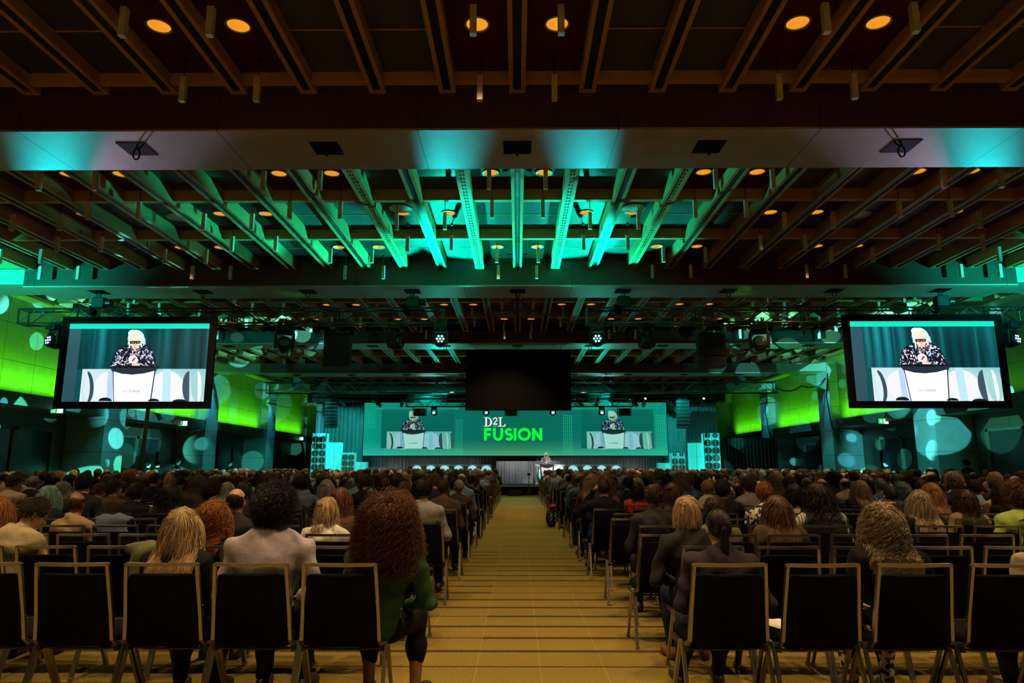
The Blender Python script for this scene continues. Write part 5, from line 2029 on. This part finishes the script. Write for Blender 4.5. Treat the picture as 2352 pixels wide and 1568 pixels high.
TM['floral'] = print_mat('cloth_floral_print', (0.01, 0.01, 0.012), (0.55, 0.52, 0.46), 26, 0.50, 0.53)
TM['striped'] = print_mat('cloth_striped', (0.12, 0.13, 0.15), (0.48, 0.47, 0.44), 14, 0.4, 0.6, True)
TM['patterned'] = print_mat('cloth_speaker_shirt', (0.012, 0.014, 0.03), (0.75, 0.74, 0.78), 22, 0.49, 0.54)
SKINC = {'light': (0.60, 0.36, 0.25), 'tan': (0.42, 0.23, 0.14), 'brown': (0.20, 0.10, 0.055), 'deep': (0.09, 0.045, 0.028)}
M_SHOE = mat('dark_leather', (0.02, 0.017, 0.015), 0.4)
M_BOOT = mat('tan_leather_boot', (0.20, 0.075, 0.025), 0.5)
M_EYE = mat('eye', (0.04, 0.03, 0.025), 0.15)

ROW0, ROWP = 4.09, 0.87


def row_y(r):
    return ROW0 + ROWP * (r - 1)


def seat_x(r, side, k):
    """k counts from 0 at the aisle"""
    if side < 0:
        return -((1.01 if r % 2 else 1.24) + 0.51 * k)
    return (1.20 if r % 2 else 1.345) + 0.52 * k


def nearest_seat(r, x):
    s = -1 if x < 0 else 1
    k = min(range(0, 26), key=lambda q: abs(seat_x(r, s, q) - x))
    return s, k


HAIR_PROTO = {}


def hair_proto(style, var=0):
    if (style, var) not in HAIR_PROTO:
        V, Q, c = hair(style, 100 + 17 * var + len(style), 2.4 if var >= 10 else 1.6)
        HAIR_PROTO[(style, var)] = np_mesh('hair', V, Q, M_HAIR, c, 'tone')
    return HAIR_PROTO[(style, var)]


eye_me = MB().ball((-0.034, 0.068, -0.001), (0.013, 0.012, 0.007), 8, 6)
eye_me.ball((0.034, 0.068, -0.001), (0.013, 0.012, 0.007), 8, 6)
eye_me = eye_me.mesh('eyes', M_EYE, True)


def dress(o, m):
    """a colour name paints the object, a print gets a mesh of its own"""
    if isinstance(m, str) and m in TOPC:
        o.color = (*TOPC[m], 1)
        return
    me = o.data.copy()
    me.materials[0] = TM[m] if isinstance(m, str) else m
    o.data = me


FIG = {}


def fig_meshes(key, pose, seed, **kw):
    if key not in FIG:
        f, HMx = figure(pose, seed, **kw)
        FIG[key] = ({k: np_mesh(k, *f[k], {'skin': M_SKIN, 'shoe_l': M_SHOE, 'shoe_r': M_SHOE}.get(k, M_CLOTH)) for k in f}, HMx, float(f['skin'][0][:, 2].max()), joints(pose)[0]['nb'])
    return FIG[key]


def person(x, y, top, fig, hair_me, hairc, topm, skin, label, group=None, rz=0.0, legm=None, shoem=None, eyes=False, extra=None, hscale=(1, 1, 1)):
    meshes, HMx, ftop = fig[:3]
    o = link('person', meshes['skin'])
    o.color = (*SKINC[skin], 1)
    s = min(1.12, max(0.88, top / (ftop + 0.012))) if top else 1.0
    o.location = (x, y, 0)
    o.scale = (s, s, s)
    o.rotation_euler = (0, 0, rz)
    tag(o, label, 'person', group)
    for k, m in (('top', topm), ('trousers', legm or 'black')):
        dress(link(k, meshes[k], o), m)
    for k in ('shoe_l', 'shoe_r'):
        sh = link('shoe', meshes[k], o)
        if shoem:
            dress(sh, shoem)
    if hair_me is not None:
        h = link('hair', hair_me, o)
        h.matrix_local = HMx @ Matrix.Diagonal((*hscale, 1))
        h.color = (*HAIRC[hairc][1], 1)
    if eyes:
        e = link('eyes', eye_me, o)
        e.matrix_local = HMx
    return o


taken = {}
# pixel x of the head, pixel y of its top, row, hair, hair colour, top, skin, pose, label
PEOPLE = [
    # left block
    (420, 1158, 1, 'long', 'blond', 'black', 'light', dict(f=1), 'woman with long straight blond hair and black top in the nearest left row'),
    (632, 1103, 1, 'afro', 'black', 'lilac', 'brown', dict(wide=1.18, arms='thigh', hy=-0.2), 'man with black curls and pale grey shirt in the nearest left row'),
    (862, 1139, 1, 'curly', 'auburn', 'green', 'brown', dict(f=1, legs='out', arms='thigh', skirt=1, x=0.10, big=1.18, wide=1.2), 'woman with big reddish curls and green cardigan beside the aisle'),
    (62, 1139, 2, 'short', 'dark', 'beige', 'light', dict(hp=0.55, hy=-0.75, fwd=0.03, arms='phone'), 'man in beige blazer bowing his head at the left picture edge'),
    (486, 1136, 2, 'wavy', 'red', 'black', 'light', dict(f=1, hy=-0.2), 'woman with wavy copper red hair behind the long blond haired woman'),
    (569, 1116, 3, 'bald', 'dark', 'charcoal', 'tan', dict(wide=1.05), 'bald man with shining crown and dark suit jacket'),
    (749, 1146, 3, 'bob', 'blond', 'white', 'light', dict(f=1), 'woman with short blond bob and white eyelet blouse'),
    (8, 1136, 3, 'long', 'red', 'black', 'light', dict(f=1), 'red haired person cut by the left picture edge'),
    (178, 1127, 4, 'bald', 'brown', 'tan', 'brown', dict(hy=0.15), 'bald man in tan jacket alone among empty chairs on the left'),
    (782, 1115, 4, 'long', 'auburn', 'brown', 'light', dict(f=1), 'woman with long auburn hair behind the blond bob'),
    (908, 1123, 4, 'bob', 'copper', 'white', 'light', dict(f=1), 'coppery blond woman in pale top near the aisle on the left'),
    (99, 1111, 5, 'bob', 'teal grey', 'navy', 'light', dict(f=1, hy=-0.2), 'woman with teal tinted grey bob and navy print top'),
    (972, 1096, 5, 'short', 'black', 'grey', 'tan', dict(legs='stretch', arms='thigh', wide=1.1), 'man with lanyard and pale grey shirt on the left aisle chair'),
    (393, 1107, 6, 'longblack', 'black', 'green', 'brown', dict(f=1, hy=0.3), 'woman with long black curls and dark green top on the left'),
    (428, 1106, 6, 'short', 'black', 'black', 'brown', {}, 'person with round dark head beside the long black curls'),
    (535, 1103, 6, 'short', 'dark', 'charcoal', 'tan', {}, 'dark haired person behind the bald man in dark suit'),
    (850, 1115, 6, 'long', 'black', 'black', 'light', dict(f=1), 'woman with long black hair behind the auburn haired woman'),
    (274, 1098, 7, 'short', 'dark', 'brown', 'tan', dict(hy=-0.5, wide=1.08), 'man in brown jacket turning right, left of long black curls'),
    (485, 1096, 7, 'afro', 'dark', 'charcoal', 'brown', {}, 'person with fluffy dark hair far behind the copper red hair'),
    (1019, 1098, 7, 'crop', 'dark', 'brown', 'brown', dict(hy=-0.5, legs='stretch', wide=1.08), 'man in brown jacket looking right on the left aisle chair'),
    (142, 1104, 7, 'short', 'grey', 'striped', 'light', dict(hy=-0.7), 'grey haired man in striped shirt turning right on the left'),
    (744, 1098, 8, 'long', 'grey', 'black', 'light', dict(f=1), 'woman with long grey hair on the left'),
    (775, 1089, 8, 'short', 'black', 'denim', 'tan', {}, 'dark haired man in blue grey jacket beside the long grey hair'),
    (698, 1096, 8, 'long', 'dark', 'grey', 'light', dict(f=1), 'woman with long dark hair left of the long grey hair'),
    (232, 1107, 8, 'short', 'brown', 'orange', 'light', dict(hy=-0.6, hp=0.3), 'man in bright orange jacket on the left'),
    (13, 1086, 8, 'short', 'dark', 'beige', 'light', dict(hy=-0.5), 'tall man in beige top at the far left edge'),
    (191, 1094, 9, 'short', 'grey', 'pink', 'light', dict(hy=-0.7), 'grey haired person in pink top on the left'),
    (837, 1087, 9, 'afro', 'brown', 'charcoal', 'light', {}, 'curly brown haired man in dark jacket on the left'),
    (886, 1096, 9, 'short', 'auburn', 'navy', 'light', {}, 'auburn haired person in navy top on the left'),
    (1050, 1099, 9, 'tied', 'grey', 'brown', 'light', dict(f=1), 'grey haired woman with bun close to the left aisle edge'),
    (172, 1088, 10, 'short', 'black', 'blue', 'brown', {}, 'person in vivid blue top on the left'),
    (1072, 1094, 10, 'short', 'black', 'light blue', 'brown', dict(wide=1.1), 'man in light blue shirt on the left aisle chair'),
    (1108, 1090, 12, 'wavy', 'auburn', 'tan', 'light', dict(f=1), 'woman with auburn waves at the left aisle edge'),
    # right block
    (1650, 1168, 1, 'pony', 'black', 'plum', 'tan', dict(f=1, wide=1.12, legs='stretch', arms='thigh'), 'person with black ponytail and dark plum shirt in the nearest right row'),
    (2022, 1136, 1, 'wavy', 'ash', 'black', 'light', dict(f=1, skirtm='floral', wide=1.1, big=0.97), 'woman with big wavy ash blond hair in the nearest right row'),
    (2385, 1190, 1, 'short', 'dark', 'beige', 'light', dict(wide=1.1), 'person in beige sleeve cut by the right picture edge'),
    (1575, 1134, 2, 'bowl', 'blond', 'charcoal', 'light', dict(legs='std', boots=1, arms='thigh', lx=-0.1, bowl=1), 'person with cropped bright blond hair and dark jacket near the right aisle'),
    (1640, 1148, 3, 'short', 'dark', 'olive', 'light', {}, 'dark haired person in olive jacket half hidden behind the black ponytail'),
    (1783, 1132, 3, 'long', 'brown', 'brown', 'light', dict(f=1, wide=1.1, arms='thigh'), 'woman with long brown hair and brown jacket on the right'),
    (1502, 1109, 4, 'short', 'dark', 'charcoal', 'tan', dict(wide=1.08), 'dark haired man in charcoal shirt near the right aisle'),
    (1878, 1103, 4, 'longblack', 'black', 'striped', 'tan', dict(f=1, arms='thigh'), 'woman with very long black hair and striped shirt on the right'),
    (2110, 1120, 4, 'long', 'ash', 'black', 'light', dict(f=1), 'woman with long ash blond hair behind the wavy ash blond hair'),
    (2332, 1099, 4, 'afro', 'auburn', 'lime', 'light', dict(wide=1.15), 'auburn haired person in lime shirt at the right edge'),
    (1752, 1104, 5, 'short', 'red', 'floral', 'light', dict(hy=-0.4), 'red haired person in black and white floral shirt on the right'),
    (2217, 1120, 5, 'long', 'dark', 'tan', 'light', dict(f=1), 'woman with dark hair and tan top on the right'),
    (2304, 1105, 6, 'bob', 'dark', 'black', 'light', dict(f=1, hy=0.3), 'dark haired woman in black beside the lime shirt'),
    (1545, 1103, 6, 'long', 'dark', 'black', 'light', dict(f=1), 'woman with long dark hair right of the charcoal shirt man'),
    (1661, 1098, 6, 'short', 'black', 'black', 'brown', dict(wide=1.1), 'black haired man in black jacket in right block centre'),
    (1822, 1107, 6, 'bob', 'black', 'beige', 'light', dict(f=1), 'woman with black bob and beige sweater on the right'),
    (2133, 1105, 6, 'long', 'copper', 'green', 'light', dict(f=1), 'coppery blond woman in green top on the right'),
    (2045, 1112, 6, 'crop', 'dark', 'charcoal', 'light', {}, 'short haired man in dark jacket behind the wavy ash blond hair'),
    (1386, 1099, 7, 'crop', 'dark', 'black', 'tan', dict(arms='ear', wide=1.1, legs='stretch'), 'man in black jacket raising hand to ear beside the right aisle'),
    (1455, 1104, 8, 'bob', 'black', 'red', 'tan', dict(f=1), 'dark haired person in rust red top on the right'),
    (1712, 1095, 8, 'short', 'dark', 'grey', 'light', {}, 'dark haired person in pale grey sweater on the right'),
    (1605, 1100, 8, 'short', 'copper', 'beige', 'light', {}, 'copper haired person in beige jacket on the right'),
    (1971, 1100, 8, 'long', 'ash', 'navy', 'light', dict(f=1), 'ash blond haired woman in navy on the right'),
    (2073, 1099, 8, 'wavy', 'teal grey', 'charcoal', 'light', dict(f=1), 'person with curly teal tinted grey hair on the right'),
    (2253, 1100, 8, 'short', 'dark', 'light blue', 'light', {}, 'dark haired man in light blue shirt on the right'),
    (2289, 1097, 7, 'short', 'brown', 'beige', 'light', dict(hy=0.5), 'brown haired person in beige jacket turning left near right edge'),
    (2223, 1105, 9, 'bald', 'dark', 'charcoal', 'tan', {}, 'balding person far back near the right edge'),
    (2002, 1096, 9, 'crop', 'grey', 'denim', 'light', {}, 'grey cropped man in blue grey shirt on the right'),
    (1936, 1095, 10, 'bald', 'brown', 'beige', 'light', {}, 'bald man in pale print shirt on the right'),
    (1302, 1088, 12, 'crop', 'black', 'denim', 'tan', dict(cap=1, wide=1.1), 'person in olive cap and denim vest beside the right aisle'),
]
POSES = [{}, dict(lean=0.04, hy=0.3), dict(lean=-0.04, hy=-0.3), dict(hp=0.35, fwd=0.05, arms='phone'), dict(arms='cross', hr=0.06),
         dict(arms='thigh', legs='cross', hy=0.15), dict(arms='chin', hr=-0.08), dict(arms='thigh', hp=-0.05), dict(hy=-0.5, lean=0.02)]
SIDE = {-1: 'left', 1: 'right'}
chairs_used = {}
people_n = 0
M_LANYARD = mat('green_lanyard', (0.03, 0.22, 0.03), 0.6)
M_CAP = mat('olive_cap_cloth', (0.13, 0.13, 0.06), 0.8)
for i, (px, py, r, hs, hc, top, skin, po, label) in enumerate(PEOPLE):
    po = dict(po)
    fem = bool(po.pop('f', 0)); skirt = bool(po.pop('skirt', 0)); boots = po.pop('boots', 0); xo = po.pop('x', 0.0)
    big = po.pop('big', 1.0); skm = po.pop('skirtm', None); cap = po.pop('cap', 0); lx = po.pop('lx', 0); bowl = po.pop('bowl', 0)
    y = row_y(r) + 0.225
    p = at(px, py, y)
    side, k = nearest_seat(r, p.x)
    while (r, side, k) in taken:
        k += 1
    sx = seat_x(r, side, k)
    taken[(r, side, k)] = 1
    dx = max(-0.13, min(0.13, p.x - sx))
    off = dx * 0.5 + xo
    if r <= 4:
        po.setdefault('lean', dx * 0.5)
        hh = 0.0115 if r <= 2 else 0.013
        fg = fig_meshes(('near', i), po, i, female=fem, skirt=skirt, h=hh)
        hm = hair_proto(hs, 1 + i % 2 if r > 2 else 10 + i)
    else:
        key = (fem, tuple(sorted((a, b) for a, b in po.items())))
        if not po:
            key = (fem, ('base', i % 2))
            po = POSES[i % 2]
        fg = fig_meshes(key, po, i, female=fem, h=0.0145)
        hm = hair_proto(hs, i % 2)
        off = dx * 0.9
    o = person(sx + off, y, p.z - (0.05 if hs in ('curly', 'wavy', 'afro') else 0.012), fg, hm, hc, top, skin, label,
               'audience', 0, skm if skm else ('black' if i % 3 else 'navy'), M_BOOT if boots else None, 'hy' in po, hscale=(big, big, big))
    if cap:
        mb = MB().lathe((0, -0.012, 0.03), [(0.094, 0.0), (0.098, 0.03), (0.085, 0.075), (0.05, 0.10), (0.0005, 0.106)], 18)
        mb.v = [(v[0], v[1] * 1.15, v[2]) for v in mb.v]
        mb.box((0, 0.13, 0.035), (0.13, 0.09, 0.008))
        cpo = mb.build('cap', M_CAP, o, True)
        cpo.matrix_local = fg[1]
    if 'lanyard' in label or 'black curls and pale' in label:
        nb = fg[3]
        ln_ = MB().tube([(nb[0] + 0.082 * math.cos(a), nb[1] + 0.012 + 0.085 * math.sin(a), nb[2] + 0.006 - 0.02 * math.sin(a)) for a in [2 * pi * q / 24 for q in range(24)]], 0.009, 6, closed=True)
        ln_.build('lanyard', M_LANYARD, o, True)
    people_n += 1

# the rest of the rows, seat by seat
LASTROW = 33
rest = []
for r in range(5, LASTROW + 1):
    occ = {5: 0.05, 6: 0.10, 7: 0.25, 8: 0.35, 9: 0.55, 10: 0.7}.get(r, 0.86)
    for side in (-1, 1):
        for k in range(0, 23):
            if (r, side, k) in taken:
                continue
            x = seat_x(r, side, k)
            y = row_y(r) + 0.225
            vis = abs(x) < 0.76 * y + 0.3
            if random.random() < occ and vis:
                rest.append((y, r, side, k, x))
rest.sort(key=lambda q: (q[1], abs(q[4])))
MAX_PEOPLE = 298
indiv, mass = rest[:MAX_PEOPLE - people_n], rest[MAX_PEOPLE - people_n:]
WEI = [('short', 30), ('crop', 14), ('bald', 7), ('bob', 14), ('long', 16), ('wavy', 6), ('afro', 4), ('tied', 5), ('pony', 4)]
HCW = [('black', 30), ('dark', 32), ('brown', 14), ('auburn', 5), ('copper', 5), ('blond', 7), ('ash', 4), ('grey', 9)]
TOW = [('black', 24), ('charcoal', 18), ('navy', 14), ('grey', 7), ('beige', 5), ('white', 5), ('olive', 4), ('green', 3), ('brown', 5),
       ('light blue', 4), ('denim', 5), ('plum', 4), ('pink', 1), ('red', 1), ('blue', 2), ('tan', 3), ('striped', 2)]


def pick(w):
    return random.choices([a for a, _ in w], [b for _, b in w])[0]


HAIRW = {'short': 'short {} hair', 'crop': 'cropped {} hair', 'bald': 'bald head, {} fringe', 'bob': '{} bob', 'long': 'long {} hair', 'wavy': 'wavy {} hair',
         'afro': 'curly {} hair', 'tied': '{} hair bun', 'pony': '{} ponytail'}
for y, r, side, k, x in indiv:
    hs, hc, top = pick(WEI), pick(HCW), pick(TOW)
    fem = hs in ('bob', 'long', 'wavy', 'tied', 'pony')
    pi_ = random.randrange(len(POSES))
    fg = fig_meshes(('proto', fem, pi_), POSES[pi_], 40 + pi_, female=fem, h=0.017)
    hm = hair_proto(hs, random.randrange(2))
    skin = random.choices(['light', 'tan', 'brown', 'deep'], [55, 22, 14, 9])[0]
    hw = HAIRW[hs].format(hc)
    person(x + random.uniform(-0.05, 0.05), y + random.uniform(-0.03, 0.03), random.uniform(1.20, 1.36), fg, hm, hc, top, skin,
           f'person with {hw}, {ORD[r]} row from the camera, {ORD[k + 1]} seat {SIDE[side]} of aisle', 'audience',
           random.uniform(-0.12, 0.12), random.choice(['black', 'navy', 'denim', 'charcoal']))

# the far rows: hundreds of heads nobody could count, one mesh
M_CROWD = attr_mat('crowd_cloth_and_hair', 'Col', 0.8)
lowf = []
for fem, pi_ in ((False, 0), (True, 1), (False, 4), (True, 2)):
    f, HMx = figure(POSES[pi_], pi_, female=fem, h=0.042)
    hcol = Sdf((-0.16, -0.2, -0.3), (0.16, 0.16, 0.2), 0.034)
    hcol.ell((0, -0.02, 0.03), (0.09, 0.105, 0.105), None, 0)
    if fem:
        hcol.ell((0, -0.06, -0.10), (0.085, 0.06, 0.15), None, 0.03)
    hv, hq = hcol.surface()
    hv = np.array([HMx @ Vector(p) for p in hv])
    lowf.append((f, hv, hq))
VV, QQ, CC = [], [], []
off = 0
rn = random.Random(3)
for y, r, side, k, x in mass:
    f, hv, hq = rn.choice(lowf)
    s = rn.uniform(0.94, 1.05)
    c = pick(HCW)
    hcol = np.array(HAIRC[c][0]) * 0.5 + np.array(HAIRC[c][1]) * 0.5
    tcol = TOPC.get(pick(TOW), (0.02, 0.02, 0.02))
    scol = SKINC[rn.choice(['light', 'light', 'tan', 'brown', 'deep'])]
    if rn.random() < 0.07:
        hcol = np.array(scol)
    rz = rn.uniform(-0.25, 0.25)
    ox, oy = x + rn.uniform(-0.06, 0.06), y + rn.uniform(-0.05, 0.05)
    for (V, Q), col in ((f['skin'], scol), (f['top'], tcol), (f['trousers'], (0.012, 0.012, 0.016)), ((hv, hq), hcol)):
        P = np.array(V) * s
        P = np.stack([P[:, 0] * math.cos(rz) - P[:, 1] * math.sin(rz) + ox, P[:, 0] * math.sin(rz) + P[:, 1] * math.cos(rz) + oy, P[:, 2]], 1)
        VV.append(P); QQ.append(np.array(Q) + off); off += len(P)
        CC.append(np.tile(np.array((*col, 1.0)), (len(P), 1)))
if VV:
    o = link('audience_crowd', np_mesh('audience_crowd', np.concatenate(VV), np.concatenate(QQ), M_CROWD, np.concatenate(CC)))
    tag(o, 'crowd of seated people in the far rows before the stage', 'crowd', None, 'stuff')

# chairs: the nearest rows one by one, the rest as one mass
cand = []
for r in range(1, LASTROW + 1):
    for side in (-1, 1):
        for k in range(0, 23):
            x = seat_x(r, side, k)
            y = row_y(r)
            if abs(x) > 0.76 * y + 0.45:
                continue
            cand.append((y, r, side, k, x))
single = [c for c in cand if c[1] <= 13 or (c[3] == 0 and c[1] < 26)][:298]
ids = set((c[1], c[2], c[3]) for c in single)
for y, r, side, k, x in single:
    chair(x, y + random.uniform(-0.012, 0.012), random.uniform(-0.03, 0.03) + (0.035 if side > 0 and r == 1 else 0),
          f'steel framed black chair, {ORD[r]} row from the camera, {ORD[k + 1]} seat {SIDE[side]} of aisle')
mb = MB()
mb.c = []
for y, r, side, k, x in cand:
    if (r, side, k) in ids:
        continue
    n0 = len(mb.v)
    mb.mi = 0
    mb.box((x, y + 0.06, 0.635), (0.39, 0.045, 0.38), Matrix.Rotation(R(11), 3, 'X')).box((x, y + 0.30, 0.445), (0.44, 0.44, 0.07))
    mb.mi = 1
    mb.box((x, y + 0.01, 0.875), (0.42, 0.026, 0.026))
    for s in (-1, 1):
        mb.box((x + s * 0.215, y + 0.05, 0.65), (0.024, 0.024, 0.46), Matrix.Rotation(R(11), 3, 'X'))
        mb.box((x + s * 0.245, y + 0.1, 0.21), (0.026, 0.026, 0.42)).box((x + s * 0.245, y + 0.40, 0.21), (0.026, 0.026, 0.42))
mb.c = []
o = mb.build('far_chairs', [M_FABRIC, M_STEEL])
tag(o, 'mass of steel framed black chairs under the far rows of people', 'chairs', None, 'stuff')

# people standing along the walls
stand = fig_meshes('stand', dict(stand=True, arms='front'), 77, h=0.015)
stand2 = fig_meshes('stand2', dict(stand=True, arms='side', hy=0.3), 78, h=0.015)
for px, X, fg, hs, top, rz, h_, lb in ((340, -14.2, stand2, 'short', 'black', -0.8, 1.66, 'person in black standing left of a pair by the left wall'),
                                       (361, -14.1, stand, 'short', 'black', -0.6, 1.66, 'person in black standing right of a pair by the left wall'),
                                       (408, -14.0, stand2, 'short', 'plum', -0.9, 1.80, 'taller person in dark plum standing alone by the left wall'),
                                       (527, -13.9, stand, 'short', 'charcoal', -1.3, 1.74, 'technician with cap standing at a laptop desk by left wall'),
                                       (2037, 14.2, stand2, 'short', 'black', 0.5, 1.70, 'person in black standing by the dark right wall'),
                                       (2220, 14.1, stand2, 'short', 'charcoal', 0.4, 1.66, 'person wearing headphones standing at the right wall')):
    d = CAM_M @ Vector((px - 1176, 784 - 1060, -F_PX))
    Y = X / d.x * d.y
    o = person(X, Y, h_, fg, hair_proto(hs, 0), 'black', top, 'light', lb, None, rz)
    if 'headphones' in lb or 'cap' in lb:
        mb = MB()
        if 'cap' in lb:
            mb.lathe((0, -0.012, 0.03), [(0.094, 0.0), (0.098, 0.03), (0.085, 0.075), (0.05, 0.10), (0.0005, 0.106)], 18)
            mb.box((0, 0.13, 0.035), (0.13, 0.09, 0.008))
            nm = 'cap'
        else:
            mb.tube([(0.098 * math.cos(a), -0.01, 0.02 + 0.118 * math.sin(a)) for a in [pi * q / 14 for q in range(15)]], 0.010, 6)
            for s in (-1, 1):
                mb.lathe((s * 0.095, -0.01, -0.005), [(0.036, -0.018), (0.042, 0.0), (0.036, 0.018)], 12, 'X')
            nm = 'headphones'
        mb.build(nm, M_BLACKM, o, True).matrix_local = fg[1]
    if 'laptop' in lb:
        t = thing('laptop_desk', 'tall dark desk with open laptop before the technician', 'desk', (X + 0.55, Y + 0.15, 0), R(90))
        MB().box((0, 0, 1.03), (0.8, 0.5, 0.04)).build('desk_top', M_BLACKM, t)
        for sx in (-1, 1):
            for sy in (-1, 1):
                MB().box((sx * 0.36, sy * 0.21, 0.505), (0.04, 0.04, 1.01)).build('leg', M_BLACKM, t)
        l = thing('laptop', 'open laptop on the tall desk by the left wall', 'laptop', (X + 0.55, Y + 0.15, 1.05), R(-160))
        MB().box((0, 0, 0.008), (0.34, 0.24, 0.016)).build('base', M_STEEL, l)
        MB().box((0, 0.13, 0.12), (0.34, 0.012, 0.23), Matrix.Rotation(R(-15), 3, 'X')).build('lid', M_STEEL, l)

# the speaker at the podium
fg = fig_meshes('speaker', dict(stand=True, arms='front', hp=0.35, wide=1.12), 90, h=0.012)
sp = person(px_pod, 38.42, 0, fg, hair_proto('bob', 1), 'white', 'patterned', 'light', 'white haired speaker in black and white shirt behind the podium', None, pi, eyes=True)
sp.location.z = 0.5
mb = MB()
for s in (-1, 1):
    mb.rbox((s * 0.034, 0.092, 0.0), (0.052, 0.012, 0.034), 0.01, 2)
    mb.box((s * 0.072, 0.04, 0.004), (0.008, 0.10, 0.008))
mb.box((0, 0.095, 0.005), (0.02, 0.008, 0.006))
mb.build('glasses', M_BLACKM, sp).matrix_local = fg[1]
mb = MB().lathe((0, 0.155, 1.22), [(0.0005, -0.008), (0.055, -0.006), (0.055, 0.006), (0.0005, 0.008)], 18, 'Y', False)
mb.tube([(-0.02, 0.15, 1.27), (-0.08, 0.10, 1.42)], 0.006, 5).tube([(0.02, 0.15, 1.27), (0.08, 0.10, 1.42)], 0.006, 5)
mb.build('medallion', M_PANELW, sp)

# things left on chairs and floor
me = None


def heap(name, label, cat, c, ells, m, seed, amp=0.010, h=0.014):
    lo = np.min([np.array(e[0]) - np.array(e[1]) for e in ells], 0) - 0.06
    hi = np.max([np.array(e[0]) + np.array(e[1]) for e in ells], 0) + 0.06
    D = Sdf(lo, hi, h)
    for e in ells:
        D.ell(e[0], e[1], k=0.05)
    D.wrinkle(amp, seed, (25, 60))
    V, Q = D.surface()
    return tag(link(name, np_mesh(name, V, Q, m), None, c), label, cat)


x2 = seat_x(2, -1, 3)
heap('draped_coat', 'olive coat hung over a chair beside the long blond hair', 'coat', (x2 + 0.22, row_y(2), 0),
     [((0, -0.0, 0.86), (0.19, 0.055, 0.05)), ((0.02, -0.05, 0.74), (0.14, 0.025, 0.15)), ((-0.02, 0.07, 0.76), (0.15, 0.03, 0.13))], TM['olive'], 2)
x4 = seat_x(5, -1, 8)
p = at(262, 1188, row_y(5))
heap('draped_jacket', 'blue denim jacket over a chair behind the bald man in tan', 'jacket', (p.x, row_y(5), 0),
     [((0, 0.0, 0.87), (0.24, 0.06, 0.06)), ((0.03, -0.05, 0.74), (0.18, 0.03, 0.17)), ((0, 0.08, 0.76), (0.2, 0.03, 0.14))], TM['denim'], 3)
p = at(333, 1160, row_y(7))
heap('draped_jacket', 'salmon pink jacket over an empty chair on the left', 'jacket', (p.x, row_y(7), 0),
     [((0, 0.0, 0.88), (0.15, 0.06, 0.06)), ((0.0, -0.05, 0.77), (0.13, 0.03, 0.13))], TM['pink'], 4)
t = thing('paper_sheet', 'sheet of white paper on an empty chair in the nearest right row', 'paper', (seat_x(1, 1, 1) - 0.13, row_y(1) + 0.36, 0.4845), R(20))
mb = MB()
for i in range(7):
    for j in range(2):
        mb.v.append((-0.105 + 0.21 * i / 6, -0.14 + 0.28 * j, 0.006 + 0.008 * math.sin(i * 0.9)))
mb.f = [(i * 2, i * 2 + 2, i * 2 + 3, i * 2 + 1) for i in range(6)]
mb.m = [0] * 6
mb.build('sheet', TM['white'], t)
p = at(1267, 1207, 17.3)
t = thing('backpack', 'black backpack with yellow zigzag and red pouch beside the right aisle', 'backpack', (p.x, 17.3, 0), R(20))
D = Sdf((-0.25, -0.2, -0.02), (0.25, 0.2, 0.62), 0.014)
D.ell((0, 0, 0.22), (0.15, 0.10, 0.23), k=0.05).ell((0, -0.08, 0.15), (0.11, 0.06, 0.12), k=0.04)
D.cut((0, 0, -1), (0, 0, 0.0)).wrinkle(0.003, 3)
link('pack_body', np_mesh('pack_body', *D.surface(), TM['black']), t)
D = Sdf((-0.2, -0.2, 0.35), (0.2, 0.2, 0.62), 0.014)
D.ell((0.03, -0.01, 0.48), (0.10, 0.08, 0.065), k=0)
link('pouch', np_mesh('pouch', *D.surface(), TM['red']), t)
mb = MB()
for s in (-0.06, 0.06):
    mb.tube([(s + (0.02 if q % 2 else -0.02), -0.145 + 0.05 * abs(q - 3) / 4, 0.08 + 0.045 * q) for q in range(7)], 0.012, 5)
mb.build('zigzag_trim', TM['lime'], t)
